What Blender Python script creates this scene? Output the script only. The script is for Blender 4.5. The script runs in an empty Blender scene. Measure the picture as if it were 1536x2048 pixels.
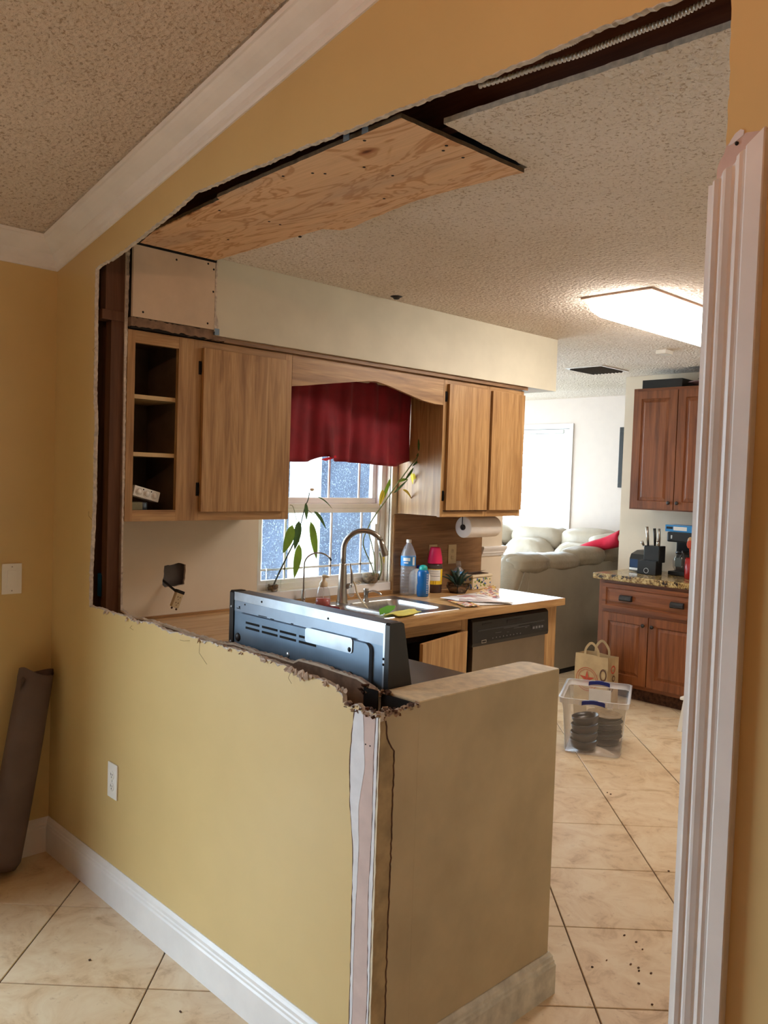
import bpy, bmesh, math, random
from mathutils import Vector, Matrix
random.seed(7)
S = bpy.context.scene
COL = S.collection

# ------------------------------------------------------------------ camera
CP, CR, CU, CB = [[3.359013, -1.395864, 1.57456], [0.695042, 0.718215, 0.032918], [-0.052631, 0.005164, 0.998601], [0.71704, -0.695802, 0.04139]]
cd = bpy.data.cameras.new('camera'); cam = bpy.data.objects.new('camera', cd); COL.objects.link(cam)
cd.sensor_fit = 'HORIZONTAL'; cd.sensor_width = 36; cd.lens = 39.2096; cd.clip_start = .05; cd.clip_end = 100
cam.matrix_world = Matrix(((CR[0], CU[0], CB[0], CP[0]), (CR[1], CU[1], CB[1], CP[1]), (CR[2], CU[2], CB[2], CP[2]), (0, 0, 0, 1)))
S.camera = cam
# ------------------------------------------------------------------ world / sky
W = bpy.data.worlds.new('world'); S.world = W; W.use_nodes = True
wn = W.node_tree; bg = wn.nodes['Background']
bg.inputs[0].default_value = (.70, .86, 1, 1); bg.inputs[1].default_value = 15.5
# ------------------------------------------------------------------ lights
def area(name, loc, rot, sx, sy, e=0, col=(1, 1, 1), portal=False):
    l = bpy.data.lights.new(name, 'AREA'); l.shape = 'RECTANGLE'; l.size = sx; l.size_y = sy; l.energy = e; l.color = col
    if portal: l.cycles.is_portal = True
    o = bpy.data.objects.new(name, l); COL.objects.link(o); o.location = loc; o.rotation_euler = rot
    return o
H = math.pi/2
area('kitchen_window_light', (-.16, 1.49, 1.5), (0, -H, 0), 1.1, 1.0, portal=True)
area('patio_door_light', (-.16, -1.65, 1.11), (0, -H, 0), 2.14, 1.4, portal=True)
area('living_window_light', (-2.45, 6.14, 1.2), (-H, 0, 0), 1.85, 2.1, portal=True)
area('added_side_light', (-3.76, 4.4, 1.2), (0, -H, 0), 2.1, 2.7, portal=True)  # portal of the unseen window added to brighten the living room
def point(name, loc, e, col, r):
    l = bpy.data.lights.new(name, 'POINT'); l.energy = e; l.color = col; l.shadow_soft_size = r
    o = bpy.data.objects.new(name, l); COL.objects.link(o); o.location = loc
point('added_warm_light', (3.2, -1.9, 2.62), 56, (1, .50, .30), .08)  # unseen lamp added to warm the ceiling and upper walls
S.view_settings.view_transform = 'Standard'; S.view_settings.look = 'None'
S.view_settings.gamma = 1; S.view_settings.use_curve_mapping = False
S.view_settings.exposure = 0.0

# ------------------------------------------------------------------ materials
def lin(h):
    if isinstance(h, str):
        h = h.lstrip('#'); c = [int(h[i:i+2], 16)/255 for i in (0, 2, 4)]
    else: c = [v/255 for v in h]
    return tuple((v/12.92 if v <= .04045 else ((v+.055)/1.055)**2.4) for v in c) + (1,)
def newmat(n):
    m = bpy.data.materials.new(n); m.use_nodes = True
    return m, m.node_tree, m.node_tree.nodes['Principled BSDF']
def N(t, kind, **kw):
    n = t.nodes.new(kind)
    for k, v in kw.items():
        if k in n.inputs: n.inputs[k].default_value = v
        else: setattr(n, k, v)
    return n
def coords(t, scale=(1, 1, 1), world=False):
    mp = N(t, 'ShaderNodeMapping'); mp.inputs['Scale'].default_value = scale
    if world:
        g = N(t, 'ShaderNodeNewGeometry'); t.links.new(g.outputs['Position'], mp.inputs[0])
    else:
        g = N(t, 'ShaderNodeTexCoord'); t.links.new(g.outputs['Object'], mp.inputs[0])
    return mp.outputs[0]
def ramp(t, fac, stops):
    r = N(t, 'ShaderNodeValToRGB'); t.links.new(fac, r.inputs[0]); e = r.color_ramp.elements
    while len(e) < len(stops): e.new(.5)
    for el, (p, c) in zip(e, stops): el.position = p; el.color = c
    return r.outputs[0]
def mixc(t, fac, a, b, mode='MIX'):
    m = N(t, 'ShaderNodeMix', data_type='RGBA', blend_type=mode)
    for i, v in ((0, fac), (6, a), (7, b)):
        if hasattr(v, 'is_linked'): t.links.new(v, m.inputs[i])
        else: m.inputs[i].default_value = v
    return m.outputs[2]
def bump(t, b, h, strength=.3, dist=.002):
    n = N(t, 'ShaderNodeBump'); n.inputs['Strength'].default_value = strength; n.inputs['Distance'].default_value = dist
    t.links.new(h, n.inputs['Height']); t.links.new(n.outputs[0], b.inputs['Normal'])
def noise(t, co, sc, det=3, rough=.55, dis=0):
    n = N(t, 'ShaderNodeTexNoise'); n.inputs['Scale'].default_value = sc; n.inputs['Detail'].default_value = det
    n.inputs['Roughness'].default_value = rough; n.inputs['Distortion'].default_value = dis
    t.links.new(co, n.inputs['Vector']); return n.outputs[0]
def plain(n, c, rough=.5, metal=0, var=.06, vs=12, bs=0, bd=.001, bsc=150, world=True, **kw):
    m, t, b = newmat(n); c = lin(c)
    co = coords(t, world=world)
    if var:
        d = tuple(max(0, x*(1-var*2.2)) for x in c[:3]) + (1,); l = tuple(min(1, x*(1+var)) for x in c[:3]) + (1,)
        t.links.new(ramp(t, noise(t, co, vs, 4), [(.3, d), (.65, l)]), b.inputs['Base Color'])
    else: b.inputs['Base Color'].default_value = c
    b.inputs['Roughness'].default_value = rough; b.inputs['Metallic'].default_value = metal
    if bs: bump(t, b, noise(t, co, bsc, 3), bs, bd)
    for k, v in kw.items(): b.inputs[k.replace('_', ' ')].default_value = v
    return m
def wood(n, dark, mid, light, axis='z', rough=.45, sc=1.0, knots=False, line=.5):
    m, t, b = newmat(n); s = [34*sc]*3; s['xyz'.index(axis)] = 2.2*sc
    co = coords(t, s, world=True)
    n1 = noise(t, co, 1.0, 5, .6, .6)
    s2 = [190*sc]*3; s2['xyz'.index(axis)] = 4*sc
    n2 = noise(t, coords(t, s2, world=True), 1.0, 3, .6)
    s3 = [9*sc]*3; s3['xyz'.index(axis)] = .9*sc
    n3 = noise(t, coords(t, s3, world=True), 1.0, 2, .5, 1.4)
    wv = N(t, 'ShaderNodeMath', operation='SINE'); mu = N(t, 'ShaderNodeMath', operation='MULTIPLY'); mu.inputs[1].default_value = 46
    t.links.new(n3, mu.inputs[0]); t.links.new(mu.outputs[0], wv.inputs[0])
    c1 = ramp(t, n1, [(.3, lin(dark)), (.5, lin(mid)), (.72, lin(light))])
    rg = ramp(t, wv.outputs[0], [(.0, (1, 1, 1, 1)), (.8, (.78, .74, .70, 1))])
    c2 = mixc(t, line, c1, rg, 'MULTIPLY')
    c3 = mixc(t, .45, c2, ramp(t, n2, [(.35, (.72, .68, .64, 1)), (.55, (1, 1, 1, 1))]), 'MULTIPLY')
    if knots:
        v = N(t, 'ShaderNodeTexVoronoi'); v.inputs['Scale'].default_value = 1
        t.links.new(coords(t, (2.6, 7, 7), world=True), v.inputs['Vector'])
        c3 = mixc(t, 1, c3, ramp(t, v.outputs['Distance'], [(.0, (.16, .07, .04, 1)), (.03, (.3, .17, .1, 1)), (.06, (.85, .7, .6, 1)), (.2, (1, 1, 1, 1))]), 'MULTIPLY')
    t.links.new(c3, b.inputs['Base Color']); b.inputs['Roughness'].default_value = rough
    bump(t, b, n2, .12, .0006)
    return m
M = {}
M['yellow'] = plain('yellow_wall_paint', (214, 186, 128), .36, var=.02, vs=3, bs=.10, bd=.0006, bsc=200)
M['beige'] = plain('beige_halfwall_paint', (196, 176, 140), .6, var=.07, vs=5, bs=.12, bd=.0008, bsc=240)
M['cream'] = plain('cream_kitchen_paint', (230, 216, 194), .6, var=.03, vs=3, bs=.1, bd=.0008, bsc=220)
M['livingwall'] = plain('pale_living_room_paint', (226, 212, 202), .6, var=.01)
M['soffitpaint'] = plain('soffit_paint', (214, 208, 188), .6, var=.035, vs=4, bs=.1, bd=.0008, bsc=200)
M['patch'] = plain('bare_drywall_paper', (214, 194, 170), .8, var=.05, vs=6)
M['white'] = plain('white_trim_paint', (236, 232, 228), .35, var=.03, vs=7)
M['greywhite'] = plain('scuffed_white_trim', (214, 208, 192), .5, var=.14, vs=16)
M['plastic_w'] = plain('white_plastic', (240, 238, 232), .35, var=0)
M['gypsum'] = plain('torn_gypsum', (208, 196, 182), .95, var=.14, vs=60, bs=.5, bd=.002, bsc=160)
M['paper_back'] = plain('brown_drywall_backing', (138, 112, 92), .9, var=.18, vs=22)
M['pinkbare'] = plain('bare_pinkish_board', (206, 182, 172), .75, var=.05, vs=14)
M['caulk'] = plain('white_caulk', (226, 224, 226), .6, var=.04, vs=20)
M['tanboard'] = plain('tan_bare_board', (176, 152, 112), .8, var=.12, vs=20)
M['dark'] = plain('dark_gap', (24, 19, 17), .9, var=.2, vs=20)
M['darkbrown'] = plain('dark_brown_line', (92, 62, 46), .9, var=.3, vs=40)
M['oak'] = wood('oak_laminate', (150, 108, 64), (182, 140, 90), (204, 166, 116), 'z', .42)
M['oak_y'] = wood('oak_laminate_across', (150, 108, 64), (182, 140, 90), (204, 166, 116), 'y', .42)
M['oak_top'] = wood('oak_worktop_laminate', (180, 136, 88), (208, 166, 114), (226, 190, 140), 'y', .22, line=.3)
M['oak_x'] = wood('oak_worktop_laminate_turned', (180, 136, 88), (208, 166, 114), (226, 190, 140), 'x', .22, line=.3)
M['oak_dark'] = wood('brown_laminate_panel', (120, 88, 58), (146, 110, 76), (166, 128, 90), 'y', .5)
M['inside'] = plain('cabinet_inside', (112, 96, 76), .8, var=.1, vs=8)
M['cherry'] = wood('cherry_wood', (96, 50, 22), (130, 74, 38), (152, 92, 52), 'z', .38, .8, line=.35)
M['cherry_x'] = wood('cherry_wood_across', (96, 50, 22), (130, 74, 38), (152, 92, 52), 'x', .38, .8, line=.35)
def plywood():
    m, t, b = newmat('plywood_face'); co = coords(t, (1.5, 5.5, 5.5), world=True)
    n1 = noise(t, co, 1.0, 4, .6, 1.1)
    mu = N(t, 'ShaderNodeMath', operation='MULTIPLY'); mu.inputs[1].default_value = 58; sn = N(t, 'ShaderNodeMath', operation='SINE')
    t.links.new(n1, mu.inputs[0]); t.links.new(mu.outputs[0], sn.inputs[0])
    fi = noise(t, coords(t, (6, 120, 120), world=True), 1, 3, .6)
    c = ramp(t, sn.outputs[0], [(0, lin((232, 190, 148))), (.6, lin((226, 182, 138))), (.92, lin((206, 154, 110)))])
    c = mixc(t, .5, c, ramp(t, fi, [(.35, (.80, .74, .68, 1)), (.6, (1, 1, 1, 1))]), 'MULTIPLY')
    gr = noise(t, coords(t, (1.2, 5, 5), world=True), 1, 3, .6)
    c = mixc(t, ramp(t, gr, [(.5, (0, 0, 0, 1)), (.75, (.55, .55, .55, 1))]), c, lin((178, 152, 134)))
    v = N(t, 'ShaderNodeTexVoronoi'); v.inputs['Scale'].default_value = 1; t.links.new(coords(t, (3.4, 9, 0.01), world=True), v.inputs['Vector'])
    c = mixc(t, 1, c, ramp(t, v.outputs['Distance'], [(0, (.14, .06, .03, 1)), (.05, (.34, .19, .12, 1)), (.08, (.72, .55, .42, 1)), (.16, (1, 1, 1, 1))]), 'MULTIPLY')
    t.links.new(c, b.inputs['Base Color']); b.inputs['Roughness'].default_value = .75; bump(t, b, fi, .15, .0008); return m
M['ply'] = plywood()
M['plyedge'] = plain('plywood_edge', (96, 78, 58), .9, var=.2, vs=40)
M['beam'] = wood('dark_roof_beam', (66, 34, 22), (96, 52, 34), (118, 68, 44), 'x', .8, .5)
M['stud'] = wood('stud_lumber', (84, 56, 40), (104, 70, 50), (122, 86, 62), 'z', .85, .5)
M['steel'] = plain('brushed_steel', (190, 188, 184), .28, 1, var=.06, vs=60)
M['steel_dk'] = plain('dishwasher_steel', (150, 140, 128), .38, 1, var=.05, vs=6)
M['nickel'] = plain('brushed_nickel', (168, 162, 154), .3, 1, var=.04, vs=40)
M['chrome'] = plain('chrome', (215, 215, 215), .12, 1, var=0)
M['galv'] = plain('zinc_sheet', (122, 140, 158), .38, .75, var=.1, vs=5)
M['galv_lt'] = plain('bright_zinc_strip', (196, 206, 216), .3, .85, var=.12, vs=9)
M['black'] = plain('black_plastic', (20, 20, 22), .35, var=0)
M['blackm'] = plain('black_metal', (28, 24, 22), .45, .6, var=.1)
M['cooktop'] = plain('black_cooktop_glass', (58, 54, 52), .25, var=.05)
M['bronze'] = plain('dark_pewter', (66, 64, 64), .45, .7, var=.1, vs=60)
M['redcloth'] = plain('dark_red_velvet', (132, 8, 28), .8, var=.15, vs=7, bs=.2, bd=.001, bsc=300, Sheen_Weight=.08)
M['redthrow'] = plain('red_throw', (196, 24, 56), .9, var=.1, vs=9)
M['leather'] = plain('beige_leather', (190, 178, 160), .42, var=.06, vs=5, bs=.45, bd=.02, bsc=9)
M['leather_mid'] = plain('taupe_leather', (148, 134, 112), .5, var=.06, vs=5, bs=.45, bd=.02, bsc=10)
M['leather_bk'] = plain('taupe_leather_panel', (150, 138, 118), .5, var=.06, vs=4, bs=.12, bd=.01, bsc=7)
M['cardboard'] = plain('brown_wrapping_paper', (104, 86, 80), .75, var=.08, vs=6, bs=.2, bd=.004, bsc=18)
M['bagpaper'] = plain('kraft_paper', (186, 158, 116), .85, var=.08, vs=8, bs=.3, bd=.004, bsc=20)
M['bagred'] = plain('red_bag_print', (178, 70, 44), .85, var=.1)
M['bagbrown'] = plain('brown_bag_print', (92, 60, 40), .85, var=.1)
M['navy'] = plain('navy_plastic', (30, 44, 120), .35, var=0)
M['darkware'] = plain('dark_crockery', (30, 26, 26), .3, var=.1)
M['tanware'] = plain('tan_plate_glaze', (150, 128, 100), .3, var=.2, vs=30)
M['pink'] = plain('pink_plastic', (226, 36, 98), .4, var=0)
M['amber'] = plain('amber_jar', (120, 62, 28), .3, var=0)
M['labelyellow'] = plain('yellow_label', (240, 200, 40), .5, var=0)
M['labelwhite'] = plain('white_label', (232, 230, 226), .5, var=.03)
M['labelblue'] = plain('blue_label', (48, 132, 196), .45, var=0)
M['ink'] = plain('black_ink', (36, 32, 32), .7, var=0)
M['teal'] = plain('teal_cap', (40, 170, 160), .35, var=0)
M['blueplastic'] = plain('blue_bottle_plastic', (14, 110, 186), .22, var=.04, Transmission_Weight=.25)
M['towel'] = plain('paper_towel', (240, 236, 230), .95, var=.02, bs=.5, bd=.002, bsc=220)
M['core'] = plain('cardboard_core', (70, 58, 50), .9, var=0)
M['leaf'] = plain('green_leaf', (118, 158, 34), .4, var=.12, vs=14, world=True)
M['leaf_dk'] = plain('dark_green_leaf', (60, 98, 40), .42, var=.15, vs=14)
M['leaf_y'] = plain('yellow_leaf', (222, 200, 62), .45, var=.12, vs=20)
M['succ'] = plain('succulent_leaf', (34, 62, 54), .45, var=.15, vs=20)
M['stem'] = plain('plant_stem', (106, 112, 58), .6, var=.15, vs=40)
M['stem_dk'] = plain('dark_stem', (62, 70, 44), .6, var=.2, vs=40)
M['pebble'] = plain('root_and_pebbles', (128, 104, 72), .8, var=.4, vs=70, bs=.8, bd=.006, bsc=60)
M['clothy'] = plain('yellow_cloth', (224, 214, 110), .9, var=.06, vs=20, bs=.3, bd=.001, bsc=300)
M['clothg'] = plain('green_cloth', (118, 190, 70), .9, var=.06)
M['redsponge'] = plain('dark_red_scrubber', (110, 16, 24), .9, var=.2, vs=60)
M['soap'] = plain('red_soap', (226, 52, 34), .15, var=0, Transmission_Weight=.35)
M['ivory'] = plain('ivory_plastic', (222, 206, 176), .45, var=.03)
M['almond'] = plain('almond_plate', (204, 186, 148), .5, var=.03)
M['mag1'] = None
M['foliage'] = plain('outside_foliage', (46, 74, 52), .8, var=.4, vs=5)
M['stucco'] = plain('white_stucco', (244, 244, 244), .9, var=.02)
M['patioglass'] = plain('dusty_blue_pane', (52, 62, 80), 1, var=.25, vs=3, Specular_IOR_Level=0)
M['conduit'] = plain('flexible_steel_conduit', (205, 205, 205), .35, .6, var=.1)
M['greycloth'] = plain('grey_wash', (120, 118, 120), .8)
M['blue_box'] = plain('blue_electrical_box', (24, 110, 170), .5, var=.1)
M['concrete'] = plain('patio_concrete', (190, 186, 178), .9, var=.1)
M['flap'] = plain('torn_facing_paper', (186, 160, 136), .9, var=.15, vs=60)
M['wrap'] = plain('pinkish_dish', (120, 84, 78), .5, var=.1)
M['shading_curtain'] = plain('added_off_white_curtain', (216, 206, 190), .9)

def clear(n, c=(1, 1, 1), alpha=.25, rough=.1, frost=0.0):
    """thin clear plastic or glass: mostly see-through sheet plus a glossy coat and a little milky diffuse"""
    m, t, b = newmat(n); t.nodes.remove(b); out = t.nodes['Material Output']
    tr = N(t, 'ShaderNodeBsdfTransparent'); tr.inputs[0].default_value = tuple(c)+(1,)
    gl = N(t, 'ShaderNodeBsdfGlossy'); gl.inputs['Roughness'].default_value = rough
    df = N(t, 'ShaderNodeBsdfDiffuse'); df.inputs[0].default_value = (.8, .8, .82, 1)
    fr = N(t, 'ShaderNodeFresnel'); fr.inputs[0].default_value = 1.45
    ge = N(t, 'ShaderNodeNewGeometry'); mi = N(t, 'ShaderNodeMix', data_type='FLOAT'); mi.inputs[2].default_value = 1.45; mi.inputs[3].default_value = 1/1.45
    t.links.new(ge.outputs['Backfacing'], mi.inputs[0]); t.links.new(mi.outputs[0], fr.inputs[0])
    m1 = N(t, 'ShaderNodeMixShader'); m1.inputs[0].default_value = frost
    t.links.new(tr.outputs[0], m1.inputs[1]); t.links.new(df.outputs[0], m1.inputs[2])
    m2 = N(t, 'ShaderNodeMixShader'); t.links.new(fr.outputs[0], m2.inputs[0])
    t.links.new(m1.outputs[0], m2.inputs[1]); t.links.new(gl.outputs[0], m2.inputs[2])
    t.links.new(m2.outputs[0], out.inputs[0]); return m
M['clearplastic'] = clear('clear_bottle_plastic', (.93, .95, .96), rough=.08, frost=.2)
M['glass'] = clear('clear_glass', (.96, .97, .97), rough=.02, frost=.03)
M['tote'] = clear('frosted_tote_plastic', (.95, .95, .97), rough=.3, frost=.15)
M['toterim'] = clear('frosted_tote_rim', (.92, .92, .95), rough=.3, frost=.55)
M['amberglass'] = clear('brown_glass', (.5, .3, .12), rough=.05, frost=.05)
def dusty():
    m, t, b = newmat('dusty_window_glass'); t.nodes.remove(b); out = t.nodes['Material Output']
    tr = N(t, 'ShaderNodeBsdfTransparent'); df = N(t, 'ShaderNodeBsdfTranslucent'); df.inputs[0].default_value = (.72, .82, .95, 1)
    co = coords(t, world=True)
    a = ramp(t, noise(t, co, 160, 3, .7), [(.56, (.0, .0, .0, 1)), (.74, (.3, .3, .3, 1))])
    b2 = ramp(t, noise(t, co, 3.5, 4, .6), [(.3, (.015, .015, .015, 1)), (.75, (.06, .06, .06, 1))])
    f = mixc(t, 1, a, b2, 'ADD')
    mx = N(t, 'ShaderNodeMixShader'); t.links.new(f, mx.inputs[0]); t.links.new(tr.outputs[0], mx.inputs[1]); t.links.new(df.outputs[0], mx.inputs[2])
    t.links.new(mx.outputs[0], out.inputs[0]); return m
M['dusty'] = dusty()
def emit(n, c, s):
    m, t, b = newmat(n); b.inputs['Base Color'].default_value = (.9, .9, .9, 1)
    b.inputs['Emission Color'].default_value = tuple(c)+(1,); b.inputs['Emission Strength'].default_value = s; return m
M['tube'] = emit('lit_fluorescent_diffuser', (1, .90, .80), 20)
M['bulb'] = emit('lit_bulb_glass', (1, .7, .45), 6)
def popcorn(n, c, shadow_patch=None):
    m, t, b = newmat(n); co = coords(t, world=True)
    v = N(t, 'ShaderNodeTexVoronoi'); v.inputs['Scale'].default_value = 62; t.links.new(co, v.inputs['Vector'])
    n1 = noise(t, co, 95, 3, .6, .6)
    pit_shade = ramp(t, n1, [(.35, (.62, .54, .46, 1)), (.45, (1, 1, 1, 1))])  # self-shadow of the popcorn relief darkened into the colour
    st = ramp(t, noise(t, co, 1.3, 3), [(.3, (.90, .88, .82, 1)), (.6, (1, 1, 1, 1))])
    cc = mixc(t, 1, mixc(t, 1, lin(c), pit_shade, 'MULTIPLY'), st, 'MULTIPLY')
    if shadow_patch:   # ceiling shadow above the cabinets painted into the colour
        g = N(t, 'ShaderNodeNewGeometry'); mp = N(t, 'ShaderNodeMapping', vector_type='TEXTURE'); mp.inputs['Location'].default_value = shadow_patch; mp.inputs['Scale'].default_value = (.42, .15, 1)
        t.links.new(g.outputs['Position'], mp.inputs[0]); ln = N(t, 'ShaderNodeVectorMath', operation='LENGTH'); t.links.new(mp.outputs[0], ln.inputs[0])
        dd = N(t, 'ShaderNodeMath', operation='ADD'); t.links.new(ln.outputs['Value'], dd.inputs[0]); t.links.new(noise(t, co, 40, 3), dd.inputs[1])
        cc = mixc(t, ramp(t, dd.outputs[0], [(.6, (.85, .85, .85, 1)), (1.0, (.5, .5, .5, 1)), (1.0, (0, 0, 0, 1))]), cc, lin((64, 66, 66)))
    t.links.new(cc, b.inputs['Base Color']); b.inputs['Roughness'].default_value = .95
    ad = N(t, 'ShaderNodeMath', operation='ADD'); t.links.new(n1, ad.inputs[0]); t.links.new(v.outputs['Distance'], ad.inputs[1])
    bump(t, b, ad.outputs[0], 1.0, .009); return m
M['popcorn'] = popcorn('popcorn_ceiling', (226, 208, 190))
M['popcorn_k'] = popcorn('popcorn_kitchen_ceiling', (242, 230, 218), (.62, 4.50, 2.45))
def granite():
    m, t, b = newmat('speckled_granite'); co = coords(t, world=True)
    n1 = noise(t, co, 55, 4, .7)
    c1 = ramp(t, n1, [(.3, lin((44, 32, 26))), (.45, lin((140, 110, 66))), (.6, lin((196, 172, 116))), (.75, lin((214, 206, 186)))])
    n2 = noise(t, co, 24, 3, .7)
    c = mixc(t, ramp(t, n2, [(.55, (0, 0, 0, 1)), (.62, (1, 1, 1, 1))]), c1, lin((40, 30, 28)))
    t.links.new(c, b.inputs['Base Color']); b.inputs['Roughness'].default_value = .15; return m
M['granite'] = granite()
def tilemat():
    m, t, b = newmat('travertine_tile'); co = coords(t, world=True)
    oi = N(t, 'ShaderNodeObjectInfo')
    n1 = noise(t, co, 7, 5, .65, .8)
    c1 = ramp(t, n1, [(.3, lin((196, 164, 126))), (.45, lin((226, 200, 164))), (.62, lin((236, 216, 184)))])
    n2 = noise(t, co, 26, 4, .7, .5)
    c2 = mixc(t, ramp(t, n2, [(.6, (0, 0, 0, 1)), (.74, (.55, .55, .55, 1))]), c1, lin((176, 138, 100)))
    r = ramp(t, oi.outputs['Random'], [(0, (.93, .92, .90, 1)), (1, (1, 1, 1, 1))])
    t.links.new(mixc(t, 1, c2, r, 'MULTIPLY'), b.inputs['Base Color']); b.inputs['Roughness'].default_value = .4
    bump(t, b, n2, .08, .002); return m
M['tile'] = tilemat()
M['grout'] = plain('brown_grout', (104, 82, 62), .9, var=.1, vs=30)
def print_mat(n, cols, sc=28):
    m, t, b = newmat(n); v = N(t, 'ShaderNodeTexVoronoi'); v.inputs['Scale'].default_value = sc; t.links.new(coords(t, (1, 1.6, 1), world=True), v.inputs['Vector'])
    s = N(t, 'ShaderNodeSeparateColor'); t.links.new(v.outputs['Color'], s.inputs[0])
    st = [(i/len(cols), lin(c)) for i, c in enumerate(cols)]
    r = N(t, 'ShaderNodeValToRGB'); r.color_ramp.interpolation = 'CONSTANT'; t.links.new(s.outputs[0], r.inputs[0]); e = r.color_ramp.elements
    while len(e) < len(st): e.new(.5)
    for el, (p, c) in zip(e, st): el.position = p; el.color = c
    t.links.new(r.outputs[0], b.inputs['Base Color']); b.inputs['Roughness'].default_value = .4; return m
M['mag'] = print_mat('printed_flyer', [(226, 222, 222), (210, 196, 190), (240, 238, 236), (168, 152, 156), (232, 226, 220), (190, 176, 172), (236, 232, 230), (188, 130, 124)], 17)
M['mag2'] = print_mat('printed_card', [(238, 220, 200), (230, 190, 50), (60, 40, 44), (190, 60, 70), (240, 236, 230)], 60)
M['picture'] = print_mat('muted_picture', [(120, 110, 96), (150, 140, 120), (90, 84, 80)], 9)

# ------------------------------------------------------------------ mesh helpers
class MB:
    """collects shapes in world coordinates, then links them as one mesh object"""
    def __init__(s): s.v = []; s.f = []; s.m = []; s.sm = []
    def add(s, vs, fs, mi=0, smooth=False):
        o = len(s.v); s.v += [tuple(v) for v in vs]
        for f in fs: s.f.append([i+o for i in f]); s.m.append(mi); s.sm.append(smooth)
        return s
    def box(s, x0, x1, y0, y1, z0, z1, mi=0, bev=0):
        if bev <= 0:
            vs = [(x, y, z) for x in (x0, x1) for y in (y0, y1) for z in (z0, z1)]
            return s.add(vs, [(0, 1, 3, 2), (4, 6, 7, 5), (0, 4, 5, 1), (2, 3, 7, 6), (0, 2, 6, 4), (1, 5, 7, 3)], mi)
        bm = bmesh.new(); bmesh.ops.create_cube(bm, size=1)
        for v in bm.verts: v.co = Vector((x0+(v.co.x+.5)*(x1-x0), y0+(v.co.y+.5)*(y1-y0), z0+(v.co.z+.5)*(z1-z0)))
        bmesh.ops.bevel(bm, geom=bm.edges[:], offset=bev, segments=2, profile=.6, affect='EDGES')
        return s.frombm(bm, mi)
    def frombm(s, bm, mi=0, smooth=False):
        bm.verts.ensure_lookup_table(); bm.verts.index_update()
        s.add([v.co[:] for v in bm.verts], [[v.index for v in f.verts] for f in bm.faces], mi, smooth); bm.free(); return s
    def prism(s, poly, axis, a, b, mi=0, side=None):
        """poly: 2D points in the two other axes (in xyz order), extruded from a to b along axis"""
        n = len(poly); k = 'xyz'.index(axis)
        def P(p, h):
            q = list(p); q.insert(k, h); return tuple(q)
        vs = [P(p, a) for p in poly] + [P(p, b) for p in poly]
        s.add(vs, [list(range(n))[::-1], list(range(n, 2*n))], mi)
        o = len(s.v)-2*n
        for i in range(n):
            j = (i+1) % n; s.f.append([o+i, o+j, o+n+j, o+n+i]); s.m.append(mi if side is None else side); s.sm.append(False)
        return s
    def tube(s, pts, r, n=10, mi=0, caps=True):
        pts = [Vector(p) for p in pts]; rs = r if isinstance(r, (list, tuple)) else [r]*len(pts)
        up = None; vs = []
        for i, p in enumerate(pts):
            d = (pts[min(i+1, len(pts)-1)]-pts[max(i-1, 0)]).normalized()
            if up is None:
                up = Vector((0, 0, 1)) if abs(d.z) < .9 else Vector((1, 0, 0))
            a = d.cross(up).normalized(); up = a.cross(d).normalized()
            for k in range(n):
                t = 2*math.pi*k/n; vs.append(p+rs[i]*(math.cos(t)*a+math.sin(t)*up))
        fs = []
        for i in range(len(pts)-1):
            for k in range(n): fs.append((i*n+k, i*n+(k+1) % n, (i+1)*n+(k+1) % n, (i+1)*n+k))
        s.add(vs, fs, mi, True)
        if caps:
            o = len(s.v)-len(vs); s.f += [[o+k for k in range(n)][::-1], [o+len(vs)-n+k for k in range(n)]]; s.m += [mi]*2; s.sm += [False]*2
        return s
    def lathe(s, prof, c=(0, 0, 0), n=24, mi=0, axis='z', smooth=True, square=0):
        """prof: (radius, height)"""
        vs = []
        for r, h in prof:
            for k in range(n):
                t = 2*math.pi*k/n; a, b = math.cos(t), math.sin(t)
                if square:
                    q = (abs(a)**square+abs(b)**square)**(-1/square); a *= q; b *= q
                u = (r*a, r*b, h) if axis == 'z' else ((h, r*a, r*b) if axis == 'x' else (r*b, h, r*a))
                vs.append((c[0]+u[0], c[1]+u[1], c[2]+u[2]))
        fs = [(i*n+k, i*n+(k+1) % n, (i+1)*n+(k+1) % n, (i+1)*n+k) for i in range(len(prof)-1) for k in range(n)]
        s.add(vs, fs, mi, smooth)
        o = len(s.v)-len(vs)
        if prof[0][0] > 1e-5: s.f.append([o+k for k in range(n)][::-1]); s.m.append(mi); s.sm.append(False)
        if prof[-1][0] > 1e-5: s.f.append([o+len(vs)-n+k for k in range(n)]); s.m.append(mi); s.sm.append(False)
        return s
    def puff(s, c, h, e=3.0, rot=None, mi=0, nu=28, nv=18, wob=0, seed=0):
        """rounded cushion (super-ellipsoid) of half sizes h"""
        rnd = random.Random(seed); ph = [rnd.uniform(0, 6) for _ in range(6)]
        vs = []; 
        def sg(x, p): return math.copysign(abs(x)**p, x)
        for i in range(nv+1):
            a = -math.pi/2+math.pi*i/nv
            for k in range(nu):
                t = 2*math.pi*k/nu; q = 2/e
                x = sg(math.cos(a), q)*sg(math.cos(t), q); y = sg(math.cos(a), q)*sg(math.sin(t), q); z = sg(math.sin(a), q)
                w = 1+wob*(math.sin(5*x+ph[0]+3*z)+math.sin(7*y+ph[1]+4*x)+math.sin(9*z+ph[2]))/3
                v = Vector((x*h[0]*w, y*h[1]*w, z*h[2]*w))
                if rot: v = rot @ v
                vs.append(Vector(c)+v)
        fs = [(i*nu+k, i*nu+(k+1) % nu, (i+1)*nu+(k+1) % nu, (i+1)*nu+k) for i in range(nv) for k in range(nu)]
        return s.add(vs, fs, mi, True)
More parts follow.
